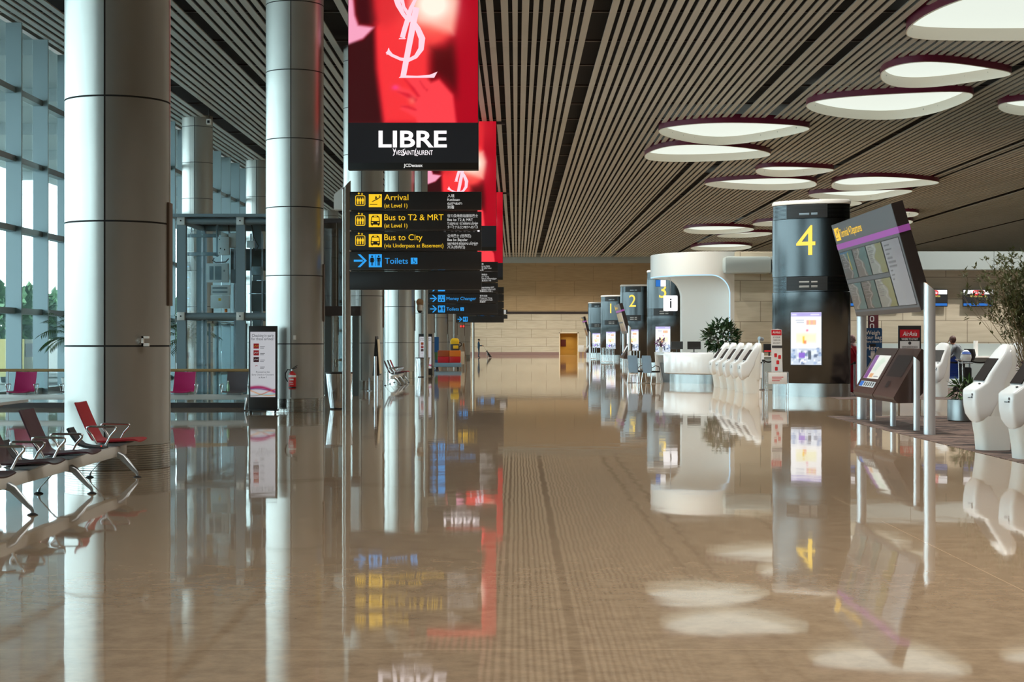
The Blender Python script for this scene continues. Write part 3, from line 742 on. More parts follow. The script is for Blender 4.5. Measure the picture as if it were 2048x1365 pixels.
# ================================================================ LED ADVERTISING SCREENS
def led_color(U, V):
    # U,V 0..1 over the picture; worked in the picture's own units (x 697..957, y 247 bottom .. -147 top)
    X = 697 + U * 260; Y = 247 - V * 394
    Z = lambda p: [(640 + a / 3.592, b / 3.592) for a, b in p]
    img = np.ones(X.shape + (3,)) * np.array([178, 0, 26]) / 255
    img = lay(img, pmask(X, Y, Z([(380, 180), (1000, -560), (1140, -560), (1140, 200), (960, 250), (840, 350), (800, 420), (800, 900), (450, 900), (400, 500)]), 14), (250, 52, 58))
    img = lay(img, pmask(X, Y, Z([(200, -560), (1000, -560), (930, -200), (560, -150), (380, 200), (200, 330)]), 16), (214, 20, 40))
    img = lay(img, pmask(X, Y, Z([(150, 300), (300, 290), (390, 205), (400, 500), (452, 900), (150, 900)]), 8), (58, 6, 12))
    img = lay(img, pmask(X, Y, Z([(800, 350), (900, 340), (1010, 250), (1060, 420), (1000, 700), (900, 600), (850, 560), (800, 580)]), 16), (84, 2, 10))
    img = lay(img, pmask(X, Y, Z([(960, -560), (1160, -560), (1160, 900), (1000, 900), (985, 500), (960, 250)]), 12), (176, 0, 28))
    img = lay(img, pmask(X, Y, Z([(230, -300), (400, -300), (400, 60), (420, 150), (385, 200), (275, 195), (245, 110)]), 10), (66, 4, 14))
    img = lay(img, pmask(X, Y, Z([(190, -200), (232, -60), (250, 120), (275, 190), (390, 205), (310, 285), (190, 332)]), 4), (250, 166, 196))
    img = lay(img, pmask(X, Y, Z([(370, -200), (560, -200), (600, 120), (480, 190), (400, 170)]), 18), (226, 44, 50))
    img = lay(img, .75 * np.exp(-(((X - 868) / 46) ** 2 + ((Y - 42) / 42) ** 2)), (255, 120, 96))
    img = lay(img, pmask(X, Y, Z([(680, -120), (960, -120), (1000, 20), (960, 250), (890, 230), (790, 185), (700, 175), (660, 90)]), 12), (255, 168, 150))
    img = lay(img, np.clip(1.5 * np.exp(-(((X - 868) / 34) ** 2 + ((Y - 12) / 30) ** 2)), 0, 1), (255, 250, 232))
    img = lay(img, pmask(X, Y, Z([(540, 620), (640, 650), (700, 700), (620, 560), (760, 560), (800, 600), (860, 575), (960, 690), (985, 900), (700, 900), (690, 850), (580, 790), (590, 760), (680, 790), (680, 745), (560, 670)]), 5), (255, 66, 76))
    for pl in ([(560, 665), (640, 680), (700, 720), (690, 740)], [(585, 770), (640, 770), (695, 795), (690, 800)], [(610, 575), (680, 640), (720, 700), (700, 700)], [(720, 590), (750, 640), (775, 650), (770, 660)]):
        img = lay(img, .75 * pmask(X, Y, Z(pl), 4), (206, 14, 40))
    img = lay(img, .8 * np.exp(-(((X - 791) / 7) ** 2 + ((Y - 177) / 5) ** 2)), (250, 70, 150))
    img = lay(img, .6 * np.exp(-(((X - 825) / 7) ** 2 + ((Y - 203) / 8) ** 2)), (255, 130, 110))
    img = lay(img, .55 * np.exp(-(((X - 870) / 80) ** 2 + ((Y + 120) / 60) ** 2)), (240, 60, 60))  # warm spot near the top: a downlight's glare painted into the picture
    return img
def led_screen(label, loc):
    t = thing('advertising_screen', label, 'screen', loc, 0, 'red advertising screens hung from the ceiling')
    k = 37.0 / F; X0 = 693
    G = lambda yo: (lambda px, py: Vector(((px - X0) * k, yo, H + (VY - py) * k)))
    a = G(0)(697, 341); c = G(0)(957, -150)
    hs = MB().box(a.x, c.x, -.13, .13, a.z, ZC - .005, .012).build('housing', 'black', t)
    gp = G(-.135)
    grid_picture('screen', 'led_picture', t, 100, 150, lambda u, v: gp(698 + u * 258, 247 - v * 394), led_color)
    scr = t.children[-1]
    MB().rect(698, 956, 247, 327, gp).build('caption_band', 'screen_black', t, smooth=0)
    cap = t.children[-1]
    g1 = G(-.139)
    mb = MB(); txt(mb, 'LIBRE', 758, 295.5, 46, g1, bold=.022, fit=136); mb.build('title_lettering', 'led_white', t, smooth=0); mb = MB(); txt(mb, 'YVESSAINTLAURENT', 787, 311.5, 13.5, g1, fit=79, bold=.0)
    mb.stroke([(786.5, 298.5), (790.5, 305), (787, 313.5)], 1, g1); mb.stroke([(792.5, 298.5), (789.5, 305)], .8, g1)
    mb.stroke([(811, 299.5), (806.5, 301), (807.5, 304.5), (810, 308), (808.5, 312.5), (803.5, 312.6)], 1, g1); mb.stroke([(832.8, 298.8), (830.2, 313), (836.5, 313)], 1, g1)
    mb.build('subtitle_lettering', 'led_white', t, smooth=0)
    mb = MB(); txt(mb, 'JCDecaux', 808, 335.2, 8.6, g1, bold=.03, fit=38); mb.build('maker_lettering', 'text_white', t, smooth=0)
    # monogram
    Z = lambda p: [(640 + a / 3.592, b / 3.592) for a, b in p]
    g2 = G(-.14); mb = MB()
    mb.stroke(Z([(470, -150), (500, -120), (548, -30), (566, 45), (600, 110), (645, 170)]), [4, 11, 15, 11, 8, 6], g2)
    mb.stroke(Z([(760, -140), (730, -60), (690, 0), (655, 70), (632, 150), (610, 220), (594, 280)]), [3, 4, 6, 8, 10, 10, 10], g2)
    mb.poly(Z([(568, 290), (572, 282), (622, 282), (614, 290)]), g2)
    mb.stroke(Z([(690, -110), (640, -120), (600, -80), (588, -10), (605, 60), (655, 140), (705, 215), (735, 285), (728, 360), (690, 415), (640, 440), (580, 432), (520, 405), (486, 375)]), [3, 7, 9, 8, 6, 8, 11, 13, 11, 8, 7, 6, 6, 10], g2)
    mb.poly(Z([(480, 402), (494, 352), (500, 356), (510, 395)]), g2)
    mb.stroke(Z([(695, 62), (600, 556)]), [12.5, 11], g2); mb.poly(Z([(568, 567), (588, 548), (700, 552), (790, 545), (846, 522), (822, 566)]), g2)
    mb.build('monogram', 'led_logo', t, smooth=0)
    # suspension brackets
    mb = MB(); mb.box(c.x - .02, c.x + .38, -.06, .06, ZC - .12, ZC - .005); mb.build('bracket', 'dark_metal', t)
    return t
led0 = led_screen('largest red advertising screen, hanging right above the nearest direction sign', (SX, 37.0, 0))
dup(led0, (SX, 69.9, 0), 0, 'second red advertising screen, partly hidden behind the nearest direction sign')
dup(led0, (SX, 103.0, 0), 0, 'farthest red advertising screen, a narrow red strip at the back')

# ================================================================ CEILING LAMPS
for nm, ol in LAMP_OUT: lamp(nm, *ol)

# ================================================================ BENCHES
def chair_profile(off=0):
    return [(-.46, .875), (-.405, .74), (-.335, .58), (-.285, .485), (-.255, .435), (-.20, .405), (-.10, .405), (.05, .415), (.18, .425), (.255, .425), (.285, .415)]
def shell(mb, prof, y0, y1, th, curve=.02, n=7):
    """a bent seat shell, slightly hollow across"""
    pts = [Vector((p[0], 0, p[1])) for p in prof]; secs = []
    for i, p in enumerate(pts):
        t = (pts[min(i + 1, len(pts) - 1)] - pts[max(i - 1, 0)]).normalized(); nrm = Vector((-t.z, 0, t.x)); nrm = -nrm if nrm.x + nrm.z < 0 else nrm
        sec = []
        for s_ in (1, -1):
            for k in (range(n) if s_ > 0 else range(n - 1, -1, -1)):
                u = k / (n - 1) * 2 - 1
                sec.append(p + Vector((0, y0 + (y1 - y0) * (u + 1) / 2, 0)) + nrm * (curve * u * u + (th / 2 if s_ > 0 else -th / 2)))
        secs.append(sec)
    return mb.loft(secs)
def armrest(y):
    mb = MB(); z = .605
    pts = [(-.16, y, .40), (-.215, y, .50), (-.275, y, z - .035), (-.275, y, z - .008), (-.245, y, z), (.04, y, z - .004), (.062, y, z - .012), (.06, y, z - .04), (.0, y, .50), (-.06, y, .385)]
    return mb.tube(pts, .013, 8)
def make_bench(label, seats, legs, modules, beam, loc, rz=0, group=None):
    """seats: (y, material); front faces +x"""
    t = thing('airport_bench', label, 'bench', loc, rz, group)
    MB().box(-.055, .055, beam[0], beam[1], .245, .365, .012).build('beam', 'beam_grey', t)
    for ly in legs:
        mb = MB()
        for s_ in (-1, 1):
            path = [(s_ * .03, .275, .055), (s_ * .10, .245, .042), (s_ * .235, .095, .026), (s_ * .268, .062, .021), (s_ * .278, .04, .017), (s_ * .28, .014, .016)]
            mb.loft([[(x + r * math.cos(2 * PI * k / 10) * (1 if i > 3 else .8), ly + r * .62 * math.sin(2 * PI * k / 10), z + (r * .6 * math.cos(2 * PI * k / 10) if i < 4 else 0)) for k in range(10)] for i, (x, z, r) in enumerate(path)])
        mb.box(-.06, .06, ly - .045, ly + .045, .235, .30, .01)
        lg = mb.build('leg', 'alu', t, smooth=50)
        for s_ in (-1, 1): MB().lathe([(.048, 0), (.048, .007), (.03, .016), (.016, .022)], 16, (s_ * .28, ly)).build('foot_pad', 'black_rubber', lg)
    for y, m_ in seats:
        st = shell(MB(), chair_profile(), y - .245, y + .245, .016).build('seat', m_, t, smooth=60)
        mb = MB(); mb.prism([(-.20, .392), (.17, .405), (.05, .355), (-.12, .355)], lambda u, v, w_: Vector((u, y + w_, v)), -.16, .16)
        mb.build('seat_bracket', 'alu', st)
        for s_ in (-.325, .325): armrest(y + s_).build('armrest', 'silver', t, smooth=60)
    for y in modules:
        prof = [(-.415, .60), (-.37, .52), (-.31, .44), (-.27, .405), (-.19, .385), (-.05, .37), (.0, .368)]
        shell(MB(), prof, y - .115, y + .115, .028, .004, 3).build('charging_module', 'shell_black', t, smooth=50)
        MB().ell((-.02, y - .118, .40), (.008, .004, .008), 8, 6).build('indicator_light', 'red_glow', t.children[-1])
    return t
bench0 = make_bench('nearest long bench with red and dark maroon seats, in front of the first column', [(18.97, 'seat_red'), (16.87, 'seat_maroon'), (15.5, 'seat_dark'), (13.95, 'seat_dark')], [18.78, 16.77, 14.71, 12.7], [18.42, 16.06], (12.3, 19.2), (-4.73, 0, 0))
make_bench('small distant bench with a maroon seat in front of the fourth column', [(2.2, 'seat_red'), (.9, 'seat_dark'), (-.6, 'seat_maroon')], [2.1, 0, -2.1], [1.6], (-2.6, 2.6), (-4.45, 59.8, 0))
fx = [PX(p, 37) for p in (39, 147, 253, 361, 468)]
make_bench('long pale bench with magenta and grey seats facing the camera, before the glass balustrade', [(fx[0], 'seat_magenta'), (fx[1], 'seat_grey'), (fx[2], 'seat_grey'), (fx[3], 'seat_magenta'), (fx[4], 'seat_grey')],
           [-12.2, -10.2, -8.2, -6.25], [], (-13.2, -6.1), (0, 37.1, 0), -PI / 2)
t = thing('bottle', 'small green and clear bottle standing on the grey seat of the far bench', 'bottle', (PX(456, 36.95), 36.98, .4395))
MB().lathe([(.030, 0), (.033, .01), (.033, .13), (.014, .19), (.013, .225)], 16).build('body', 'bottle_green', t)
MB().lathe([(.016, .225), (.016, .245)], 12).build('cap', 'white', t)
# table beside the nearest bench
t = thing('low_table', 'white-topped table with a tapered brown panel leg, left edge behind the nearest bench', 'table', (-7.1, 19.6, 0))
mb = MB(); mb.loft([rr3 for rr3 in [[(x, y, z) for x, y in rr_pts(-.95, .92, -.75, .75, .1)] for z in (.83, .865)]]); mb.build('tabletop', 'white', t)
MB().loft([[(x, y, z) for x, y in rr_pts(-.88, .62, -.68, .68, .1)] for z in (.775, .83)]).build('table_frame', 'table_brown', t)
for s_ in (-1, 1):
    MB().prism([(.60, .775), (.74, .775), (.86, 0), (.62, 0)], lambda u, v, w_, s_=s_: Vector((s_ * u if s_ > 0 else -u - .03, w_, v)), -.3, -.24).build('panel_leg', 'table_brown', t)

# balustrade behind the far bench
t = thing('glass_balustrade', 'glass balustrade with a wooden handrail behind the far bench', 'balustrade', (-9.9, 38.6, 0))
MB().tube([(-4.6, 0, .90), (4.05, 0, .90)], .038, 12).build('handrail', 'wood_rail', t)
for i in range(5):
    MB().box(-4.55 + i * 2.15, -4.50 + i * 2.15, -.02, .02, .006, .87).build('post', 'alu', t)
for i in range(4):
    MB().box(-4.47 + i * 2.15, -2.43 + i * 2.15, -.006, .006, .14, .84).build('glass_panel', 'clear_glass', t)
MB().box(-4.6, 4.05, -.05, .05, .0, .12).build('bottom_rail', 'dark_metal', t)

# ================================================================ GLASS LIFT
LY = 43.0
t = thing('glass_lift', 'tall glass lift shaft with grey steel frame and exposed machinery', 'lift', (0, LY, 0))
lx = [PX(364, LY), PX(482, LY), PX(592, LY)]; ztop = PZ(434, LY)
for yy in (0, 2.7):
    for xx in lx: MB().box(xx - .12, xx + .12, yy - .1, yy + .1, 0, ztop - .02).build('post', 'lift_grey', t)
for z0, z1 in ((PZ(449, LY), PZ(436, LY)), (PZ(640, LY), PZ(626, LY))):
    mb = MB()
    for yy in (-.02, 2.72): mb.cyl((lx[0] - .12, yy, (z0 + z1) / 2), (lx[2] + .1, yy, (z0 + z1) / 2), (z1 - z0) / 2, n=14)
    for xx in (lx[0], lx[2]): mb.cyl((xx, -.1, (z0 + z1) / 2), (xx, 2.8, (z0 + z1) / 2), (z1 - z0) / 2, n=14)
    mb.build('ring_beam', 'lift_grey', t)
    for xx in lx[:2]:
        c = MB().box(xx - .1, xx + .1, -.16, -.1, (z0 + z1) / 2 - .11, (z0 + z1) / 2 + .11, .008).build('corner_plate', 'box_white' if z0 > 3 else 'beam_grey', t)
        MB().cyl((xx, -.175, (z0 + z1) / 2), (xx, -.155, (z0 + z1) / 2), .022, n=10).build('bolt', 'black', c)
MB().box(lx[0] - .3, lx[2] + .2, -.3, 2.9, ztop - .02, ztop + .06).build('roof', 'lift_grey', t)
for a, b in ((lx[0], lx[1]), (lx[1], lx[2])):
    for z0, z1 in ((.02, 2.16), (2.42, 4.7)):
        MB().box(a + .12, b - .12, -.05, -.035, z0, z1).build('glass_panel', 'lift_glass', t)
for xx in (lx[0] - .02, lx[2] + .02): MB().box(xx, xx + .012, .1, 2.6, .02, 4.7).build('glass_panel', 'lift_glass', t)
LYm = 44.3
def lbox(name, m, px0, px1, py0, py1, dy=0, d=.15, bev=.006):
    return MB().box(PX(px0, LYm), PX(px1, LYm), LYm - LY + dy, LYm - LY + dy + d, PZ(py1, LYm), PZ(py0, LYm), bev).build(name, m, t)
def drawn(o, m, rects, disc=()):
    Y_ = LYm - .012; mb = MB(); g = lambda px, py: Vector((PX(px, LYm), LYm - LY - .006, PZ(py, LYm)))
    for r in rects: mb.rect(*r, g)
    for d in disc: mb.disc(*d, g)
    mb.build('panel_detail', m, o, smooth=0)
b = lbox('drive_cabinet', 'box_white', 436, 458, 474, 510); drawn(b, 'black', [(438, 440, 478, 480), (440, 442, 496, 499), (448, 450, 498, 501), (438, 439.5, 505, 507)])
b = lbox('drive_cabinet', 'box_white', 412, 456, 527, 565); drawn(b, 'lift_grey', [(430, 443, 533, 560), (419, 427, 533, 560), (447, 450, 540, 544)])
b = lbox('relay_cabinet', 'box_white', 422, 459, 571, 590); drawn(b, 'lift_grey', [(425, 455, 575, 578), (425, 455, 583, 586)])
b = lbox('control_cabinet', 'box_white', 421, 458, 591, 617); drawn(b, 'yellow', [(437, 442, 597, 602)])
lbox('orange_cable_clip', 'orange', 449, 453, 618, 625); lbox('small_box', 'box_white', 456, 470, 466, 495, .1)
lbox('light_box', 'box_white', 492, 507, 481, 495, .1); lbox('dark_backboard', 'lift_dark', 455, 536, 496, 540, .5, .05)
lbox('dark_backboard', 'lift_dark', 492, 560, 560, 622, .9, .05); lbox('motor', 'lift_grey', 502, 520, 533, 550, .1, .3); lbox('motor', 'lift_grey', 460, 474, 539, 566, .1, .3)
for px in (400, 408, 465, 469, 498, 521, 530):
    MB().box(PX(px, LYm) - .02, PX(px, LYm) + .02, 1.6, 1.66, .02, 4.6).build('guide_rail', 'alu', t)
for py in (471, 508): lbox('cross_beam', 'lift_grey', 372, 434, py - 4, py + 3, .2, .1)
lbox('hanging_bar', 'lift_grey', 430, 434, 448, 513, .15, .06)
lbox('cross_bar', 'silver', 494, 560, 586, 588, .3, .03); lbox('cross_bar', 'silver', 510, 560, 559.5, 561.5, .3, .03)
mb = MB(); g = lambda px, py: Vector((PX(px, LYm), LYm - LY + .1, PZ(py, LYm)))
for pts in ([(381, 450), (382, 462), (378, 470)], [(456, 450), (457, 466)], [(502, 450), (506, 475), (516, 492), (510, 502)], [(427, 516), (424, 521), (430, 525), (450, 524), (456, 517)]): mb.tube([g(*p) for p in pts], .018, 6)
mb.build('cable', 'black', t)
MB().box(lx[0] + .5, lx[1] - .25, 1.1, 2.3, .02, 2.1).build('lift_car', 'lift_glass', t)
mb = MB()
for xx in (lx[0] + .5, lx[1] - .27):
    for yy in (1.1, 2.28): mb.box(xx, xx + .05, yy, yy + .05, .02, 2.1)
mb.build('car_frame', 'lift_grey', t)

# ================================================================ PLANTS
def leaf_poly(mb, p, d, up, L, W_):
    """a pointed, slightly folded leaf from p along d"""
    d = d.normalized(); s_ = d.cross(up); s_ = s_.normalized() if s_.length > 1e-4 else Vector((1, 0, 0)); n = s_.cross(d)
    a = mb.bm.verts.new(p); b = mb.bm.verts.new(p + d * L * .45 + s_ * W_ + n * W_ * .3); c = mb.bm.verts.new(p + d * L); e = mb.bm.verts.new(p + d * L * .45 - s_ * W_ + n * W_ * .3); m_ = mb.bm.verts.new(p + d * L * .5 - n * W_ * .15)
    mb.face([a, b, m_]); mb.face([b, c, m_]); mb.face([c, e, m_]); mb.face([e, a, m_])
def palm(label, loc, h, n=16, seed=1):
    rnd = random.Random(seed)
    t = thing('potted_palm', label, 'palm', loc, 0, 'palms behind the glass balustrade')
    MB().lathe([(.26, 0), (.34, .5), (.36, .52), (.30, .52), (.29, .46), (.01, .46)], 24).build('pot', 'concrete', t)
    MB().tube([(0, 0, .45), (.03, 0, h * .5), (0, .02, h * .72)], [.07, .05, .045], 8).build('trunk', 'trunk', t)
    mb = MB(); mb2 = MB()
    for i in range(n):
        a = 2 * PI * i / n + rnd.uniform(-.2, .2); el = rnd.uniform(.2, 1.25); L = rnd.uniform(.8, 1.2)
        p = Vector((0, 0, h * .7)); d = Vector((math.cos(a) * math.cos(el), math.sin(a) * math.cos(el), math.sin(el))); pts = [p.copy()]
        for k in range(9):
            p = p + d * L / 8; d = (d + Vector((0, 0, -.17))).normalized(); pts.append(p.copy())
            if k > 0:
                sd = d.cross(Vector((0, 0, 1))).normalized(); ll = .34 * math.sin(PI * (k + 1) / 11) + .1
                for q in (0, .5):
                    for s_ in (-1, 1): leaf_poly(mb, p - d * q * L / 8, d * .7 + sd * s_ + Vector((0, 0, -.35)), Vector((0, 0, 1)), ll, .018)
        mb2.tube(pts, [.012] * 5 + [.006] * 5, 5)
    fr = mb.build('fronds', 'leaf', t, smooth=0, recalc=False); mb2.build('frond_stems', 'leaf', fr)
    return t
palm('dark green palm behind the glass lift, right of the nearest column', (PX(372, 47), 47.0, 0), 2.3, 18, 3)
palm('palm peeking out from the left of the nearest column', (PX(146, 47.5), 47.5, 0), 2.35, 18, 5)
def twiggy_tree(label, loc, seed=4):
    rnd = random.Random(seed)
    t = thing('potted_tree', label, 'tree', loc)
    MB().lathe([(.62, 0), (.66, .03), (.66, .62), (.60, .62), (.59, .55), (.01, .55)], 40).build('planter', 'silver', t)
    st = MB(); lf = MB()
    def leaves(p, d, n, L=.13):
        for q in range(n):
            dd = (d + Vector((rnd.gauss(0, .8), rnd.gauss(0, .8), rnd.gauss(-.2, .6)))).normalized()
            leaf_poly(lf, p + Vector((rnd.gauss(0, .03), rnd.gauss(0, .03), rnd.gauss(0, .03))), dd, Vector((0, 0, 1)), L * rnd.uniform(.7, 1.3), .026)
    for i in range(150):
        a = rnd.uniform(0, 2 * PI); tilt = min(.62, abs(rnd.gauss(0, .34))); L = rnd.uniform(1.3, 2.9)
        p = Vector((math.cos(a) * rnd.uniform(0, .4), math.sin(a) * rnd.uniform(0, .4), .56)); d = Vector((math.cos(a) * math.sin(tilt), math.sin(a) * math.sin(tilt), math.cos(tilt))); pts = [p.copy()]
        for k in range(6):
            p = p + d * L / 6; d = (d + Vector((rnd.gauss(0, .07), rnd.gauss(0, .07), -.01))).normalized(); pts.append(p.copy())
            if k > 2:
                for q in range(2):
                    d2 = (d + Vector((rnd.gauss(0, .5), rnd.gauss(0, .5), rnd.gauss(.1, .3)))).normalized(); e = p + d2 * rnd.uniform(.15, .45)
                    st.tube([p, (p + e) / 2 + Vector((0, 0, .02)), e], [.005, .004, .002], 4); leaves(e, d2, 7)
                leaves(p, d, 2)
        st.tube(pts, [.013, .012, .010, .008, .006, .005, .003], 5); leaves(p, d, 6)
    st.build('stems', 'twig', t); lf.build('foliage', 'leaf_olive', t, smooth=0, recalc=False)
    fb = MB(); fl = MB()
    for i in range(260):
        a = rnd.uniform(0, 2 * PI); r = rnd.uniform(.25, .85); p = Vector((math.cos(a) * r, math.sin(a) * r, .6 + rnd.uniform(0, .75) * (1.15 - r * .7)))
        leaf_poly(fb, p, Vector((math.cos(a), math.sin(a), rnd.uniform(-.5, .8))), Vector((0, 0, 1)), .16, .03)
        if i % 2: fl.ell(p + Vector((math.cos(a) * .05, math.sin(a) * .05, .05)), (.024, .024, .02), 6, 4)
    fb.build('undergrowth', 'leaf_dark', t, smooth=0, recalc=False); fl.build('blossoms', 'flower', t)
    return t
twiggy_tree('tall feathery multi-stemmed tree with purple blossoms at its foot, right edge', (PX(2086, 37), 37.0, .006))
def bush(name, label, loc, r, h, z0, m_, n, L, W_, pot, pot_m, seed, cat='plant'):
    rnd = random.Random(seed); t = thing(name, label, cat, loc)
    MB().lathe(pot, 36).build('pot', pot_m, t)
    st = MB(); lf = MB()
    for i in range(18):
        a = rnd.uniform(0, 2 * PI); q = rnd.uniform(.2, .9); e = Vector((math.cos(a) * r * q, math.sin(a) * r * q, z0 + h * rnd.uniform(.3, .9)))
        st.tube([(0, 0, z0 - .1), (e.x * .4, e.y * .4, z0 + (e.z - z0) * .6), e], [.014, .010, .005], 5)
    for i in range(n):
        th = math.acos(rnd.uniform(-.75, 1)); a = rnd.uniform(0, 2 * PI); q = rnd.uniform(.35, 1) ** .6
        d = Vector((math.sin(th) * math.cos(a), math.sin(th) * math.sin(a), math.cos(th)))
        p = Vector((d.x * r * q, d.y * r * q, z0 + h * .5 + d.z * h * .5 * q))
        leaf_poly(lf, p, d + Vector((rnd.gauss(0, .5), rnd.gauss(0, .5), rnd.gauss(-.1, .5))), Vector((rnd.gauss(0, .4), rnd.gauss(0, .4), 1)), L * rnd.uniform(.7, 1.2), W_)
    st.build('stems', 'trunk', t); lf.build('foliage', m_, t, smooth=0, recalc=False)
    return t
bush('potted_shrub', 'dark green leafy shrub in front of the white pod, behind the row of kiosks', (PX(1443, 59), 59.0, 0), .62, 1.25, 1.08, 'leaf_dark', 520, .27, .062, [(.24, 0), (.32, .9), (.34, .95), (.29, .95), (.28, .88), (.01, .88)], 'white', 11)
bush('potted_plant', 'small leafy plant in a round brushed steel planter beside the nearest white kiosk', (PX(1941, 31.6), 31.95, .006), .26, .40, .40, 'leaf', 120, .2, .03, [(.33, 0), (.355, .02), (.355, .43), (.32, .43), (.31, .38), (.01, .38)], 'planter_steel', 12)

# ================================================================ OUTSIDE: trees and vehicles beyond the glass
rnd = random.Random(21)
def shade_tree(label, loc, r, h, seed):
    rn = random.Random(seed); t = thing('street_tree', label, 'tree', loc, 0, 'trees beyond the glazed wall')
    MB().tube([(0, 0, -.3), (.1, 0, h * .35), (0, .1, h * .6)], [.2, .15, .1], 8).build('trunk', 'trunk', t)
    lf = MB()
    for i in range(700):
        th = math.acos(rn.uniform(-1, 1)); a = rn.uniform(0, 2 * PI); q = rn.uniform(.2, 1) ** .45 * (1 + .18 * math.sin(3 * a + seed) * math.sin(2 * th))
        d = Vector((math.sin(th) * math.cos(a), math.sin(th) * math.sin(a), math.cos(th)))
        leaf_poly(lf, Vector((d.x * r * q, d.y * r * q, h * .62 + d.z * h * .40 * q)), d + Vector((rn.gauss(0, .8), rn.gauss(0, .8), rn.gauss(0, .8))), Vector((rn.gauss(0, 1), rn.gauss(0, 1), 1)), .75, .26)
    lf.build('crown', 'tree_leaf', t, smooth=0, recalc=False)
    return t
tnames = ['pale green tree outside, seen through the leftmost glass bay', 'pale green tree outside, seen through the second glass bay from the left', 'pale green tree outside, just left of the nearest column', 'pale green tree outside, behind the left part of the lift',
          'pale green tree outside, behind the middle of the lift', 'pale green tree outside, hidden far behind the lift columns']
for i, (px, Y_) in enumerate(((15, 92), (60, 108), (112, 126), (352, 140), (430, 152), (505, 166))):
    shade_tree(tnames[i], (PX(px, Y_), Y_, 0), 2.6 + .4 * (i % 3), 4.6 + .3 * (i % 2), 30 + i)
def van(label, loc, m_, L=4.6):
    t = thing('van', label, 'van', loc, .1, 'vehicles outside')
    mb = MB(); mb.prism([(-L / 2, .35), (L / 2, .35), (L / 2, .95), (L / 2 - .75, 1.15), (L / 2 - 1.3, 1.95), (-L / 2 + .1, 2.0), (-L / 2, 1.0)], lambda u, v, w_: Vector((w_, u, v)), -.85, .85); mb.build('body', m_, t)
    MB().box(.855, .87, -L / 2 + .3, L / 2 - 1.4, 1.2, 1.8).build('side_window', 'black', t)
    for yy in (-L * .31, L * .31):
        for s_ in (-1, 1): MB().cyl((s_ * .68, yy, .32), (s_ * .88, yy, .32), .32, n=18).build('wheel', 'black_rubber', t)
van('yellow van parked outside beyond the leftmost glass', (PX(30, 72), 72.0, -.3), 'van_yellow'); van('white van parked outside beyond the glass, left of the nearest column', (PX(112, 84), 84.0, -.3), 'white')

# ================================================================ OVAL CHECK-IN PILLARS
OA, OB, OPH = 1.168, .47, math.radians(28.5)
def oval(k=0, n=72): return [((OA - k) * math.cos(2 * PI * i / n), (OB - k) * math.sin(2 * PI * i / n)) for i in range(n)]
def oval_face(u, z, off): return Vector((u, -math.sqrt(max(0, 1 - (u / OA) ** 2)) * OB - off, z))
def oloft(prof): return MB().loft([[(x, y, z) for x, y in oval(k)] for k, z in prof])
def arc_patch(mb, u0, u1, z0, z1, off, n=12):
    r = [[mb.bm.verts.new(oval_face(u0 + (u1 - u0) * i / n, z, off)) for i in range(n + 1)] for z in (z0, z1)]
    mb.bridge(r[0], r[1], False); return mb
def pillar_screen(U, V):
    img = np.ones(U.shape + (3,)) * .97
    R = lambda a, b, c, d, s=.012: pmask(U, V, [(a, c), (b, c), (b, d), (a, d)], s)
    img = lay(img, R(0, 1, .92, 1), (178, 166, 226)); img = lay(img, R(.04, .2, .945, .965), (240, 236, 250)); img = lay(img, R(.66, .94, .945, .965), (240, 236, 250))
    img = lay(img, R(.16, .44, .84, .855) * .7, (130, 136, 160)); img = lay(img, R(.2, .44, .80, .815) * .7, (130, 136, 160))
    img = lay(img, R(.52, .84, .76, .85) * .6, (226, 120, 90)); img = lay(img, R(.6, .66, .76, .85) * .7, (240, 220, 120)); img = lay(img, R(.74, .8, .76, .85) * .7, (240, 200, 130))
    img = lay(img, .9 * np.exp(-(((U - .55) / .035) ** 2 + ((V - .655) / .02) ** 2)), (236, 60, 100))
    img = lay(img, R(.18, .84, .42, .60, .05) * .55, (244, 238, 160)); img = lay(img, R(.40, .46, .41, .54, .02), (250, 206, 60)); img = lay(img, R(.44, .52, .40, .46, .02) * .8, (240, 120, 70))
    img = lay(img, R(0, 1, 0, .31), (196, 206, 222)); rn = np.random.RandomState(5)
    for k in range(46):
        a, c = rn.rand() * .94, rn.rand() * .26; col = [(230, 236, 246), (120, 140, 180), (90, 100, 130), (244, 244, 250), (160, 180, 214)][k % 5]
        img = lay(img, R(a, a + .04 + rn.rand() * .08, c, c + .02 + rn.rand() * .06), col)
    img = lay(img, R(.27, .47, .13, .23), (140, 96, 206)); img = lay(img, R(.58, .68, .10, .25), (70, 76, 96))
    return img
